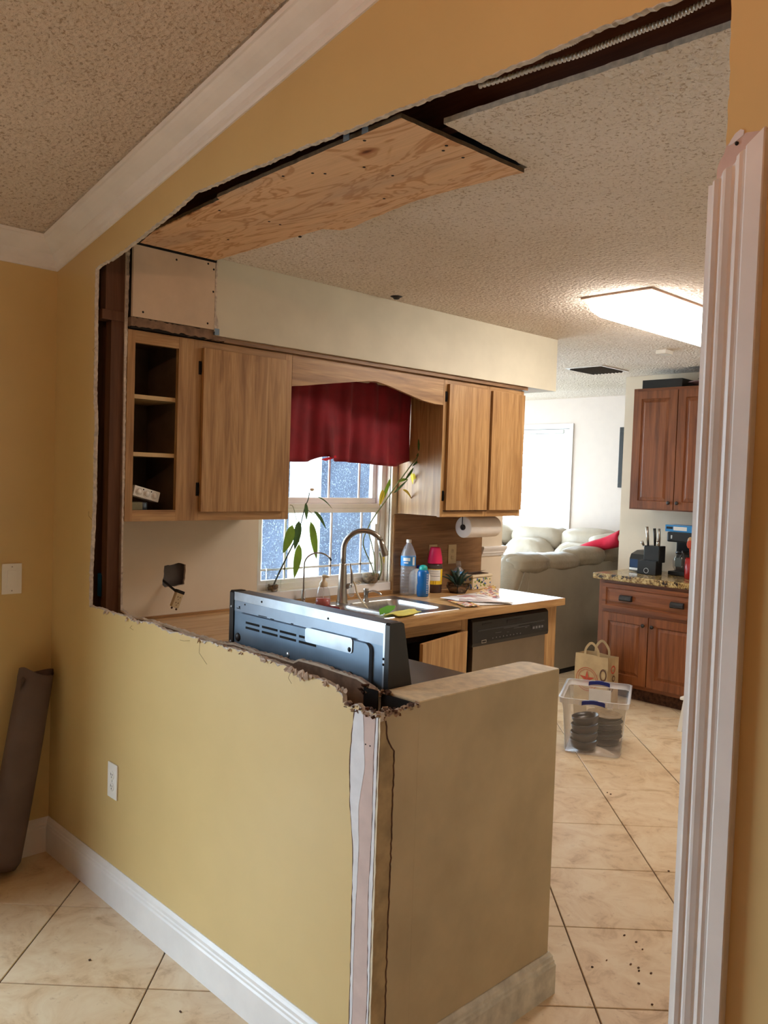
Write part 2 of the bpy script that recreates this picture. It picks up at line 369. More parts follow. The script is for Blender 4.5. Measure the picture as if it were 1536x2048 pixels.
    def build(s, name, mats, parent=None, local=False):
        if not isinstance(mats, (list, tuple)): mats = [mats]
        off = Vector((0, 0, 0))
        if parent is not None and not local:
            q = parent
            while q is not None: off += q.location; q = q.parent
        me = bpy.data.meshes.new(name); me.from_pydata([tuple(Vector(v)-off) for v in s.v], [], s.f); 
        for m in mats: me.materials.append(m)
        me.polygons.foreach_set('material_index', s.m); me.polygons.foreach_set('use_smooth', s.sm); me.update()
        o = bpy.data.objects.new(name, me); COL.objects.link(o)
        if parent is not None: o.parent = parent
        return o
def each(name, mat, parent, boxes):
    for b in boxes: MB().box(*b).build(name, mat, parent)
def tag(o, label=None, cat=None, group=None, kind=None):
    if label: o['label'] = label
    if cat: o['category'] = cat
    if group: o['group'] = group
    if kind: o['kind'] = kind
    return o
def thing(name, loc, label, cat, group=None, rz=0):
    o = bpy.data.objects.new(name, None); o.empty_display_size = .05; COL.objects.link(o); o.location = loc; o.rotation_euler = (0, 0, rz)
    return tag(o, label, cat, group)
def struct(mb, name, mats, parent=None):
    o = mb.build(name, mats, parent)
    if parent is None: o['kind'] = 'structure'
    return o
def jag(pts, step=.012, amp=.003, seed=1, ends=True):
    """roughen a 2D polyline the way hand-cut plasterboard breaks"""
    r = random.Random(seed); out = []
    for (a, b), (c, d) in zip(pts[:-1], pts[1:]):
        L = math.hypot(c-a, d-b); n = max(1, int(L/step))
        for i in range(n):
            t = i/n; j = amp if (i or not ends) else amp*.3
            out.append((a+(c-a)*t+r.uniform(-j, j), b+(d-b)*t+r.uniform(-j, j)))
    out.append(pts[-1]); return out
def fillpoly(outer, holes, P, mb, mi=0):
    """flat face with holes; P maps 2D to 3D"""
    bm = bmesh.new(); es = []
    for loop in [outer]+holes:
        vs = [bm.verts.new(P(p)) for p in loop]
        es += [bm.edges.new((vs[i], vs[(i+1) % len(vs)])) for i in range(len(vs))]
    bmesh.ops.triangle_fill(bm, edges=es, use_beauty=True); mb.frombm(bm, mi)
def leafmesh(mb, a, b, w, side=(0, 1, 0), droop=.0, mi=0, n=9, fold=.25):
    a = Vector(a); b = Vector(b); d = b-a; s = Vector(side); s = (s-d*(s.dot(d)/max(1e-9, d.length_squared))).normalized(); nn = d.cross(s).normalized()
    vs = []
    for i in range(n+1):
        t = i/n; ww = w/2*(math.sin(math.pi*min(1, t**.75))**.8 if 0 < t < 1 else 0)+.0004
        c = a+d*t+Vector((0, 0, droop*math.sin(math.pi*t)))
        vs += [c-s*ww+nn*ww*fold, c, c+s*ww+nn*ww*fold]
    fs = []
    for i in range(n):
        for k in (0, 1): fs.append((i*3+k, i*3+k+1, i*3+k+4, i*3+k+3))
    mb.add(vs, fs, mi, True)
def curve(pts, n=6):
    """Catmull-Rom through the points"""
    P = [Vector(p) for p in pts]; P = [P[0]*2-P[1]]+P+[P[-1]*2-P[-2]]; out = []
    for i in range(1, len(P)-2):
        for k in range(n):
            t = k/n; p0, p1, p2, p3 = P[i-1:i+3]
            out.append(.5*((2*p1)+(-p0+p2)*t+(2*p0-5*p1+4*p2-p3)*t*t+(-p0+3*p1-3*p2+p3)*t**3))
    out.append(P[-2]); return out


# ================================================================== SETTING
T = .134            # thickness of the cut partition
def cz(x): return 2.445+.198*x          # sloped dining ceiling
# ---- floor: slab, diagonal tiles
floor = struct(MB().box(-4, 9.2, -9.2, 6.2, -.12, -.004), 'floor', M['grout'])
PN, PM, N0, M0 = .4555, .452, .016, .228
r2 = 2**.5
tm = MB(); g = .0022; hn, hm = PN/2-g, PM/2-g
# tile local frame: u along n=(-1,1)/r2, v along m=(1,1)/r2
def tl(u, v, z): return (-u/r2+v/r2, u/r2+v/r2, z)
bt = .0018
tvs = [tl(a*hn, b*hm, -.004) for a, b in ((-1, -1), (1, -1), (1, 1), (-1, 1))]+[tl(a*hn, b*hm, -bt) for a, b in ((-1, -1), (1, -1), (1, 1), (-1, 1))]+[tl(a*(hn-bt), b*(hm-bt), 0) for a, b in ((-1, -1), (1, -1), (1, 1), (-1, 1))]
tfs = [(8, 9, 10, 11)[::-1]]+[(i, (i+1) % 4, 4+(i+1) % 4, 4+i)[::-1] for i in range(4)]+[(4+i, 4+(i+1) % 4, 8+(i+1) % 4, 8+i)[::-1] for i in range(4)]
tm.add(tvs, tfs); tme = None; far = MB(); rt = random.Random(3)
for i in range(-34, 26):
    for j in range(-24, 34):
        n_, m_ = N0+(i+.5)*PN, M0+(j+.5)*PM; x, y = (-n_+m_)/r2, (n_+m_)/r2
        if not (-3.9 < x < 9 and -9 < y < 6.1) or (x < -.1 and y < 2.9): continue
        if -1.1 < x < 3.1 and -1.2 < y < 5.0 and not (x < -.35 and y < 4.0):
            if tme is None:
                o = tm.build('tile', M['tile'], floor); tme = o.data
            else:
                o = bpy.data.objects.new('tile', tme); COL.objects.link(o); o.parent = floor
            o.location = (x, y, rt.uniform(0, .0006))
        else:
            far.add([(v[0]+x, v[1]+y, v[2]) for v in tvs], tfs)
o = far.build('tile_field', M['tile'], floor); o['kind'] = 'stuff'

# ---- ceilings
c = MB(); c.prism([(0, cz(0)), (5, cz(5)), (9, cz(1)), (9, cz(1)+.1), (5, cz(5)+.1), (0, cz(0)+.1)], 'y', -9, .0, 0)
struct(c, 'ceiling_dining', M['popcorn'])
ck = MB()
edge = jag([(1.915, .520), (1.931, .150), (2.30, .176), (2.62, .190), (2.74, .19)], .02, .002, 4)
outl = [(.30, .520)]+[(.37, .492), (1.07, .488), (1.11, .536), (1.18, .546)]+jag([(1.18, .546), (1.46, .498), (1.88, .518), (1.915, .520)], .03, .002, 5)[1:-1]+edge+[(2.74, .12), (3.6, .12), (3.6, 4.74), (3.6, 5.98), (-3.6, 5.98), (-3.6, 2.94), (0, 2.94), (0, .52)]
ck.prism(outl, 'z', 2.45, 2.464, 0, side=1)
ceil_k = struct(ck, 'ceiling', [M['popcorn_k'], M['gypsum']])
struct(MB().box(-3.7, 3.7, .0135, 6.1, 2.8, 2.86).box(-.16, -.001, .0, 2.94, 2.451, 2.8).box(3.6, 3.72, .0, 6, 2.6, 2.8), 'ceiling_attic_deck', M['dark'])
# beam above the cut and blocking round it
struct(MB().box(.0, 3.6, .196, .235, 2.464, 2.80, 0).box(.0, 3.6, .013, .235, 2.74, 2.80, 1), 'trim_5', [M['beam'], M['dark']])
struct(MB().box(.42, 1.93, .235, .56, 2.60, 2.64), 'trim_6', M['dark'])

# ---- front plasterboard sheet with the hand-cut opening (one polygon, doorway included)
topc = [(.345, 2.311), (.37, 2.318), (.496, 2.330), (.636, 2.357), (.747, 2.379), (.83, 2.396), (.909, 2.412), (.984, 2.431), (1.022, 2.443), (1.169, 2.440), (1.273, 2.444), (1.396, 2.441), (1.553, 2.444), (1.657, 2.441), (1.8, 2.437), (1.935, 2.438), (2.075, 2.435), (2.196, 2.430), (2.287, 2.429), (2.455, 2.434), (2.714, 2.430)]
right = [(2.714, 2.430), (2.714, 2.391), (2.717, 2.335), (2.716, 2.314), (2.718, 2.262), (2.718, 2.198), (2.717, 2.163), (2.718, 2.146), (2.714, 2.136), (2.708, 2.128), (2.704, 2.117), (2.703, 2.096), (2.708, 2.080)]
botc = [(.343, 1.055), (.397, 1.057), (.523, 1.054), (.644, 1.058), (.696, 1.046), (.77, 1.057), (.831, 1.061), (.888, 1.050), (.946, 1.049), (.99, 1.056), (1.136, 1.054), (1.263, 1.054), (1.381, 1.059), (1.499, 1.053), (1.554, 1.053), (1.579, 1.046), (1.624, 1.040), (1.669, 1.046), (1.726, 1.043), (1.762, 1.036), (1.790, 1.024), (1.796, 1.003), (1.809, 1.009), (1.83, 1.002), (1.852, 1.010), (1.882, 1.000), (1.915, 1.006), (1.933, 1.006)]
leftc = [(.345, 2.311), (.343, 2.16), (.349, 2.012), (.347, 1.864), (.361, 1.734), (.359, 1.585), (.360, 1.454), (.353, 1.323), (.343, 1.19), (.343, 1.055)]
jt, jr, jb, jl = jag(topc, .010, .0022, 11), jag(right, .012, .0015, 12), jag(botc, .009, .0028, 13), jag(leftc, .010, .0022, 14)
poly = [(0, 0), (1.933, 0)]+jb[::-1]+jl[::-1][1:]+jt[1:]+jr[1:]+[(2.708, 0), (9, 0), (9, cz(1)), (5, cz(5)), (0, cz(0))]
w = MB().prism(poly, 'y', 0, .013, 0, side=1)
wall_front = struct(w, 'wall_front', [M['yellow'], M['gypsum']])
# torn paper and plaster crumbs that fringe the cut, proud of the paint
def fringe(pts, nx, nz, w0, w1, seed, name='torn_paper', mat='gypsum'):
    r = random.Random(seed); mb = MB(); q = []
    for i, (x, z) in enumerate(pts):
        ww = w0+(w1-w0)*(.5+.5*math.sin(i*.9+seed))*r.random(); q.append((x, z, x+nx*ww, z+nz*ww))
    for i in range(len(q)-1):
        a, b = q[i], q[i+1]; y = -.0006-.0022*r.random()
        mb.add([(a[0], -.0005, a[1]), (b[0], -.0005, b[1]), (b[2], y, b[3]), (a[2], y, a[3]), (a[0], .001, a[1]), (b[0], .001, b[1]), (b[2], .0, b[3]), (a[2], .0, a[3])], [(0, 1, 2, 3), (7, 6, 5, 4), (3, 2, 6, 7), (0, 3, 7, 4), (1, 5, 6, 2), (0, 4, 5, 1)])
    return tag(mb.build(name, M[mat], wall_front), kind='stuff')
fringe(jb, 0, -1, .001, .009, 1); fringe(jt, 0, 1, .0006, .0035, 2); fringe(jl, -1, 0, .0006, .004, 3)
# loose flaps of torn facing paper along the lower cut
fl = MB(); rf = random.Random(9)
for k_ in range(34):
    x = rf.choice((.50, .68, .93, 1.12, 1.30, 1.45, 1.60, 1.62, 1.64, 1.77))+rf.uniform(-.05, .05); z = 1.054-.012*max(0, (x-1.5)/.3)*(x > 1.5)-rf.uniform(.0, .006); s = rf.uniform(.003, .009)*(1.7 if 1.57 < x < 1.66 else 1)
    p = [(x+s*rf.uniform(.6, 1.3)*math.cos(a_), z-s*.3+s*rf.uniform(.6, 1.3)*math.sin(a_)) for a_ in (0.2, 1.4, 2.6, 3.6, 4.6, 5.5)]; dp = [.001+.008*rf.random()*(q[1] < z-s*.3) for q in p]
    fl.add([(q[0], -.0008-d_, q[1]) for q, d_ in zip(p, dp)]+[(q[0], -.0002-d_, q[1]) for q, d_ in zip(p, dp)], [(0, 1, 2, 3, 4, 5), (11, 10, 9, 8, 7, 6)]+[(i, 6+i, 6+(i+1) % 6, (i+1) % 6) for i in range(6)])
tag(fl.build('paper_flap', M['flap'], wall_front), kind='stuff')
fb = MB()
for x, z, dx, dz in ((1.12, 1.045, .05, -.06), (1.06, 1.04, -.05, -.006), (.68, 1.03, .02, -.012), (.35, 1.38, -.014, .03), (.35, 2.0, .02, .02), (1.58, 1.04, .010, -.03)):
    fb.tube([(x, -.001, z), (x+dx*.3, -.012, z+dz*.5), (x+dx, -.006, z+dz)], .0005, 5)
tag(fb.build('loose_fibre', M['darkbrown'], wall_front), kind='stuff')
# ---- back sheet (kitchen side), cut a little lower, and inner framing
bk = [(.352, 1.030), (.429, 1.016), (.575, 1.024), (.729, 1.021), (.87, 1.019), (1.043, 1.019), (1.126, 1.028), (1.238, 1.025), (1.332, 1.027), (1.435, 1.025), (1.46, 1.037), (1.551, 1.038), (1.638, 1.035), (1.71, 1.033), (1.75, 1.024), (1.80, 1.010)]
bl = jag([(.347, 2.60), (.343, 2.3), (.338, 2.12), (.335, 1.95), (.338, 1.6), (.336, 1.3), (.342, 1.05), (.352, 1.030)], .012, .003, 22)
bs = MB().prism([(0, 0), (1.80, 0)]+jag(bk, .01, .0028, 21)[::-1]+bl[::-1][1:]+[(0, 2.60)], 'y', .121, T, 0, side=1)
wk = struct(bs, 'wall_partition_kitchen', [M['cream'], M['gypsum']])
struct(MB().box(2.708, 3.6, .121, T, 0, 2.6), 'wall_partition_right', M['cream'])
# brown backing paper inside the cavity
back = MB().prism([(.01, .02), (1.79, .02)]+[(x, z-.006) for x, z in bk[::-1][1:]]+[(.335, 2.4), (.01, 2.4)], 'y', .119, .1209)
back.build('backing_paper', M['paper_back'], wk)
fr = struct(MB().box(0, 1.90, .0135, .1185, .0, .04), 'trim_7', M['stud'])
for x in (.20, .65, 1.06, 1.47, 1.70):
    MB().box(x, x+.038, .0135, .1185, .04, (.985 if x < 1.6 else .90) if x > .3 else 2.44).build('stud', M['stud'], fr)
MB().box(.0, 2.72, .0135, .195, 2.565, 2.60).build('top_plate', M['stud'], fr)
MB().box(.0, .27, .0135, .195, 2.18, 2.5649).build('blocking', M['stud'], fr)
# left jamb: short cripple stud, plate and upper block seen inside the cavity
MB().box(.29, .334, .070, .1185, .04, 2.135).build('stud', M['stud'], fr)
MB().box(.278, .340, .030, .1185, 2.135, 2.172, bev=.002).build('plate', M['stud'], fr)
MB().box(.285, .336, .045, .1185, 2.172, 2.44).build('stud', M['stud'], fr)
MB().box(2.72, 2.758, .0135, .1185, 0, 2.6).box(2.76, 2.80, .0135, .1185, 0, 2.6).build('stud', M['stud'], fr)
# metal brackets hanging in the header gap
for x in (.86, 1.71, 1.78): MB().box(x, x+.022, .016, .0175, 2.425, 2.47).build('nail_plate', M['galv'], fr)

# ---- half wall that returns into the kitchen
XR, XB, YL, HT = 1.933, 1.800, .755, 1.009
rw = MB()
rc = [(XR, .10), (XR, YL-.004), (XR-.004, YL)]+[(XB+.035-.035*math.sin(a), YL-.035+.035*math.cos(a)) for a in [k*math.pi/12 for k in range(0, 7)]]+[(XB, .134)]
rc = [(XR, .135)]+rc[1:]
rw.prism(rc, 'z', 0, HT, 0)
wr = struct(rw, 'wall_half_return', [M['beige']])
MB().prism([(x-(x-1.866)*.01, y-(y-.45)*.006) for x, y in rc], 'z', HT, HT+.0035).build('cap', plain('worn_cream_cap', (226, 206, 168), .6, var=.10, vs=30), wr)
# the opened corner: side board with ragged top, hollow inside
sb = MB().prism([(.0135, 0), (.135, 0)]+jag([(.135, 1.008), (.11, 1.004), (.08, 1.000), (.055, 1.004), (.03, .992), (.0135, 1.000)], .006, .003, 33), 'x', XR-.013, XR-.0002, 0, side=1)
sb.build('corner_board', [M['beige'], M['gypsum']], wr)
# rubble round the opened corner
rb = MB(); rr = random.Random(5)
def chip(x, y, z, s, mi=0):
    rot = Matrix.Rotation(rr.uniform(0, 3), 3, 'Z') @ Matrix.Rotation(rr.uniform(-.8, .8), 3, 'X')
    h = [s*rr.uniform(.5, 1.2), s*rr.uniform(.3, .8), s*rr.uniform(.15, .5)]
    vs = [Vector((x, y, z))+rot @ Vector((a*h[0]*rr.uniform(.6, 1), b*h[1]*rr.uniform(.6, 1), c_*h[2])) for a in (-1, 1) for b in (-1, 1) for c_ in (-1, 1)]
    rb.add(vs, [(0, 1, 3, 2), (4, 6, 7, 5), (0, 4, 5, 1), (2, 3, 7, 6), (0, 2, 6, 4), (1, 5, 7, 3)], mi)
for k in range(130):
    e_ = rr.random()
    if e_ < .45: chip(rr.uniform(1.80, 1.935), rr.uniform(-.003, .014), rr.uniform(.990, 1.008), rr.uniform(.004, .010), rr.choice((0, 0, 1, 1)))
    elif e_ < .8: chip(rr.uniform(1.915, 1.937), rr.uniform(0, .135), rr.uniform(.992, 1.010), rr.uniform(.004, .010), rr.choice((0, 0, 1)))
    else: chip(rr.uniform(1.73, 1.83), rr.uniform(.112, .135), rr.uniform(1.0, 1.02), rr.uniform(.004, .012), rr.choice((0, 1, 1)))
tag(rb.build('rubble', [M['flap'], M['darkbrown']], wr), kind='stuff')
MB().box(1.76, 1.915, .030, .118, .0, .90).build('stud_pack', M['dark'], wr)  # near-black colour stands for the shade deep in the corner
MB().box(1.79, 1.918, .128, .1345, .6, 1.006).box(1.745, 1.80, .1165, .1188, .6, 1.014).build('hollow_shade', M['dark'], wr)  # dark sheets added to paint the shade inside the hollow corner
# strips left where a door casing was pulled off the corner
def strip(name, a, b, mat, y0=-.0016, seed=1, parent=wall_front):
    r = random.Random(seed); n = 60; L = []; Rr = []
    def at(tab, z):
        for (z0, x0), (z1, x1) in zip(tab[:-1], tab[1:]):
            if z0 <= z <= z1: return x0+(x1-x0)*(z-z0)/(z1-z0)
        return tab[-1][1]
    for i in range(n+1):
        z = .0+.996*i/n; L.append((at(a, z)+r.uniform(-.0012, .0012), z)); Rr.append((at(b, z)+r.uniform(-.0008, .0008), z))
    return MB().prism(L+Rr[::-1], 'y', y0, .0005).build(name, M[mat], parent)
za = [(0, 1.860), (.21, 1.858), (.45, 1.855), (.64, 1.852), (.75, 1.836), (.86, 1.830), (.93, 1.834), (.996, 1.842)]
zb = [(0, 1.866), (.21, 1.866), (.45, 1.865), (.64, 1.872), (.76, 1.866), (.86, 1.884), (.93, 1.878), (.996, 1.872)]
zc = [(0, 1.914), (.3, 1.917), (.55, 1.910), (.75, 1.915), (.9, 1.913), (.996, 1.916)]
strip('caulk_line', [(z, x-.004) for z, x in za], za, 'darkbrown', -.0008, 2)
strip('caulk_strip', za, zb, 'caulk', -.0018, 3)
strip('bare_strip', zb, zc, 'pinkbare', -.0012, 4)
strip('seam', zc, [(z, x+.003) for z, x in zc], 'darkbrown', -.0008, 5)
strip('corner_bead', [(z, x+.003) for z, x in zc], [(0, 1.9245), (1, 1.9265)], 'caulk', -.0022, 6)
strip('seam', [(0, 1.9245), (1, 1.9265)], [(0, 1.9275), (1, 1.9295)], 'darkbrown', -.0006, 7)
strip('corner_bead', [(0, 1.9275), (1, 1.9295)], [(0, 1.9335), (1, 1.9335)], 'ivory', -.0022, 8)
rs = MB(); q = jag([(.034, 0), (.046, .2), (.045, .45), (.048, .66), (.047, .83), (.047, .905), (.022, .94), (.014, .985)], .012, .0018, 44)
rs.prism([(.0, 0)]+q+[(.0, .985)], 'x', XR-.0004, XR+.0012); rs.build('bare_strip', M['tanboard'], wr)
rs = MB(); rs.prism([(y+.0035, z) for y, z in q]+[(y-.001, z) for y, z in q[::-1]], 'x', XR, XR+.002); rs.build('torn_edge', M['darkbrown'], wr)
for x, z in ((1.884, .918), (1.900, .918)): MB().lathe([(.0, -.0018), (.002, -.0018), (.002, -.001)], (x, 0, z), 8, axis='y').build('nail_hole', M['dark'], wall_front)

# ---- dining walls: left wall with patio door, right, rear
lw = MB()
def wall_x(mb, x0, x1, y0, y1, z0, z1, holes, mi=0):
    """box wall with rectangular holes (a, b, c, d) = (y from, y to, z from, z to)"""
    ys = sorted({y0, y1}|{h[0] for h in holes}|{h[1] for h in holes}); zs = sorted({z0, z1}|{h[2] for h in holes}|{h[3] for h in holes})
    for a, b in zip(ys[:-1], ys[1:]):
        for c_, d in zip(zs[:-1], zs[1:]):
            if any(h[0] <= a and b <= h[1] and h[2] <= c_ and d <= h[3] for h in holes): continue
            mb.box(x0, x1, a, b, c_, d, mi)
    return mb
wall_x(lw, -.16, 0, -9, .0, 0, 2.5, [(-2.35, -.95, 0, 2.2)])
struct(lw, 'wall_left', M['yellow'])
struct(MB().box(-.16, 9.16, -9.16, -9, 0, 3.6), 'wall_rear', M['yellow'])
struct(MB().box(9, 9.16, -9, 0, 0, 3.6), 'wall_right', M['yellow'])
d1 = struct(MB().box(-.12, -.04, -2.35, -2.29, 0, 2.2).box(-.12, -.04, -1.01, -.95, 0, 2.2).box(-.12, -.04, -2.29, -1.01, 2.14, 2.2), 'door_1', M['white'])
MB().box(-.085, -.08, -2.29, -1.01, .0, 2.14).build('pane', M['glass'], d1)
# unseen curtain added beside the patio door to cast the corner shadow
cw = MB(); n = 60
pp = [(.070+.045*math.sin(k*.9), -.72-.20*k/n) for k in range(n+1)]
cw.prism([(x, y) for x, y in pp]+[(x+.008, y) for x, y in pp[::-1]], 'z', .02, 2.26)
ct = thing('curtain', (.05, -1.1, 0), 'added off white curtain beside the patio door, out of view, shading the corner', 'curtain'); cw.build('fabric', M['shading_curtain'], ct)
MB().tube([(.055, -.68, 2.27), (.055, -4.0, 2.27)], .012).build('rod', M['bronze'], ct)  # rod of the added unseen curtain
# ---- crown moulding, mitred in the corner and following the slope
prof = [(.0, .092), (.006, .092), (.009, .084), (.015, .080), (.018, .070), (.030, .056), (.036, .046), (.054, .036), (.070, .026), (.080, .018), (.086, .012), (.092, .010), (.096, .0), (.105, .0)]
cr = MB(); vs = []
for d, h in prof:
    z0 = cz(0)+.0+.198*d-h
    vs += [(d, -9, z0), (d, -d, z0), (5, -d, z0+.198*(5-d))]
vs += [(0, -9, cz(0)+.02), (0, 0, cz(0)+.02), (5, 0, cz(5)+.02)]
k = len(prof)+1; fs = [(i*3+j, (i+1)*3+j, (i+1)*3+j+1, i*3+j+1) for i in range(k-1) for j in (0, 1)]
fs = [f for f in fs]
cr.add(vs, fs); struct(cr, 'trim_1', M['white'])
# ---- baseboards
def board(name, path, mat, hb=.14, t=.016, side=1):
    """path of 2D points; board stands on the side given, mitred"""
    pf = [(t, 0), (t, hb-.040), (t*.8, hb-.034), (t*.8, hb-.026), (t*.62, hb-.022), (t*.6, hb-.012), (t*.35, hb-.006), (.003, hb), (0, hb)]
    P = [Vector((x, y)) for x, y in path]; offs = []
    for i, p in enumerate(P):
        dn = []
        for a, b in ((i-1, i), (i, i+1)):
            if 0 <= a and b < len(P): d = (P[b]-P[a]).normalized(); dn.append(Vector((-d.y, d.x))*side)
        m = dn[0] if len(dn) == 1 else (dn[0]+dn[1])/(1+dn[0].dot(dn[1]))
        offs.append(m)
    mb = MB(); vs = [(P[i].x+offs[i].x*d, P[i].y+offs[i].y*d, h) for i in range(len(P)) for d, h in pf]; n = len(pf)
    fs = [(i*n+j, i*n+j+1, (i+1)*n+j+1, (i+1)*n+j) for i in range(len(P)-1) for j in range(n-1)]
    fs += [tuple(range(n)), tuple(range((len(P)-1)*n, len(P)*n))[::-1]]
    mb.add(vs, fs); return struct(mb, name, mat)
board('baseboard_left', [(0, -.94), (0, 0), (1.852, 0)], M['white'], side=-1)
board('baseboard_return', [(XR, .03), (XR, YL), (XB+.02, YL)], M['greywhite'], .131, .018, side=-1)
board('baseboard_right', [(2.80, 0), (5, 0)], M['white'], side=-1)

# ---- fluted door casing on the right, with wedge of bare wall above it
pc = [(2.703, .0), (2.703, -.012), (2.7045, -.015), (2.708, -.016), (2.7105, -.012), (2.7125, -.009), (2.716, -.009), (2.719, -.013), (2.7225, -.0165), (2.727, -.0165), (2.730, -.012), (2.733, -.0075), (2.738, -.0075), (2.741, -.011), (2.7445, -.018), (2.750, -.0195), (2.755, -.017), (2.758, -.0135), (2.7595, -.0195), (2.762, -.021), (2.788, -.021), (2.790, -.019), (2.790, 0)]
def ztop(x): return 2.088+(x-2.703)*.80
cs = MB(); n = len(pc); cs.add([(x, y, 0) for x, y in pc]+[(x, y, ztop(x)) for x, y in pc], [(i, i+1, n+i+1, n+i) for i in range(n-1)]+[tuple(range(n, 2*n))])
struct(cs, 'trim_2', M['white'])
wd = MB().prism([(2.7185, 2.150), (2.737, 2.162), (2.752, 2.163), (2.79, 2.158), (2.79, 2.14), (2.704, 2.085), (2.705, 2.117), (2.709, 2.128), (2.715, 2.137)], 'y', -.0012, .0005)
wd.build('bare_patch', M['pinkbare'], wall_front)
cm = MB(); q = [(2.728+.016*t/6-.003, 2.156+.005*t/6+.0065*math.sin(math.pi*min(1, t/6+.15))) for t in range(7)]
cm.prism([(2.722, 2.149), (2.727, 2.158), (2.733, 2.166), (2.742, 2.171), (2.7475, 2.168), (2.747, 2.160), (2.738, 2.155), (2.729, 2.150)], 'y', -.0022, .0); cm.build('white_dab', M['caulk'], wall_front)
MB().lathe([(0, -.004), (.0028, -.004), (.0034, -.0012)], (2.7365, 0, 2.149), 10, axis='y').build('screw_head', M['dark'], wall_front)
struct(MB().box(2.690, 2.7035, .0, .134, 0, 2.09), 'trim_3', M['white'])

# ---- kitchen outside wall (x = 0) with window opening and ragged socket hole
WY0, WY1, WZ0, WZ1 = 1.012, 1.922, .985, 2.06
ko = MB()
hole_rag = jag([(.497, 1.060), (.503, 1.146), (.550, 1.150), (.575, 1.156), (.612, 1.146), (.608, 1.058), (.560, 1.050), (.510, 1.047), (.497, 1.060)], .012, .0025, 51)[:-1]
fillpoly([(.0, 0), (2.94, 0), (2.94, 2.45), (.0, 2.45)], [hole_rag, [(WY0, WZ0), (WY1, WZ0), (WY1, WZ1), (WY0, WZ1)]], lambda p: (0, p[0], p[1]), ko)
# depth of the ragged hole
n = len(hole_rag); ko.add([(0, y, z) for y, z in hole_rag]+[(-.013, y, z) for y, z in hole_rag], [(i, (i+1) % n, n+(i+1) % n, n+i) for i in range(n)], 1)
wall_x(ko, -.15, -.0135, .134, 2.94, 0, 2.45, [(WY0, WY1, WZ0, WZ1), (.46, .66, 1.01, 1.19)], 0)
ko.box(-.15, -.045, .46, .66, 1.01, 1.19, 2)
for a in ((WY0-.001, WY0, WZ0, WZ1), (WY1, WY1+.001, WZ0, WZ1), (WY0, WY1, WZ0-.001, WZ0), (WY0, WY1, WZ1, WZ1+.001)): ko.box(-.02, 0, *a)
ko.box(-.14, 0, 2.94, 2.9405, 0, 2.45)
struct(ko, 'wall_kitchen', [M['cream'], M['gypsum'], M['greywash'] if 'greywash' in M else M['greycloth']])
# window: frame, two sashes, thin bars
wf = struct(MB().box(-.13, -.05, WY0, WY0+.035, WZ0, WZ1).box(-.13, -.05, WY1-.035, WY1, WZ0, WZ1).box(-.13, -.05, WY0+.035, WY1-.035, WZ0, WZ0+.03).box(-.13, -.05, WY0+.035, WY1-.035, WZ1-.03, WZ1), 'window_1', M['white'])
ya, yb = WY0+.035, WY1-.035
MB().box(-.090, -.062, ya, yb, 1.375, 1.40, bev=.003).box(-.090, -.062, ya, ya+.03, WZ0+.03, 1.375).box(-.090, -.062, yb-.03, yb, WZ0+.03, 1.375).box(-.090, -.062, ya+.03, yb-.03, WZ0+.03, WZ0+.05).build('sash', M['white'], wf)
MB().box(-.122, -.094, ya, yb, 1.425, 1.455, bev=.003).box(-.122, -.094, ya, ya+.022, 1.455, WZ1-.03).box(-.122, -.094, yb-.03, yb, 1.455, WZ1-.03).box(-.122, -.06, ya, yb, 1.400, 1.4245, bev=.002).build('sash', M['white'], wf)
for y in (1.235, 1.545, 1.765):
    MB().box(-.082, -.074, y-.005, y+.005, WZ0+.05, 1.375).build('glazing_bar', M['white'], wf)
    MB().box(-.112, -.104, y-.005, y+.005, 1.455, 2.03).build('glazing_bar', M['white'], wf)
MB().box(-.082, -.074, ya+.03, yb-.03, 1.082, 1.092).build('glazing_bar', M['white'], wf)
MB().box(-.0785, -.0775, ya+.03, yb-.03, WZ0+.05, 1.375).build('pane', M['dusty'], wf)
MB().box(-.1085, -.1075, ya+.022, yb-.03, 1.455, 2.03).build('pane', M['dusty'], wf)
MB().box(-.060, -.048, 1.858, 1.878, 1.31, 1.375, bev=.002).build('sash_lock', M['plastic_w'], wf)
sill = MB().box(-.05, .012, WY0, WY1, WZ0-.045, WZ0-.0005, bev=.002)
struct(sill, 'trim_4', M['white'])
struct(MB().box(.0005, .014, 1.0, 1.93, .916, WZ0-.046).box(.0005, .014, .134, .95, .9155, .925), 'trim_8', M['oak_y'])
struct(MB().box(.0005, .010, 1.934, 1.946, .916, 1.365), 'trim_9', M['oak'])
struct(MB().box(.0005, .008, 1.946, 2.727, .916, 1.368), 'trim_10', M['oak_dark'])
# chair rail wrapping the end of the wall stub
rl = MB(); pr = [(.0, 1.094), (.006, 1.094), (.010, 1.104), (.010, 1.110), (.016, 1.114), (.016, 1.122), (.024, 1.140), (.026, 1.150), (.022, 1.157), (0, 1.157)]
P3 = [(0, 2.729, 1, 0), (0, 2.9405, 1, 1), (-.14, 2.9405, 0, 1)]
vs = [(x+nx*d, y+ny*d, z) for x, y, nx, ny in P3 for d, z in pr]; n = len(pr)
rl.add(vs, [(i*n+j, i*n+j+1, (i+1)*n+j+1, (i+1)*n+j) for i in range(2) for j in range(n-1)]+[tuple(range(n))])
struct(rl, 'trim_11', M['white'])

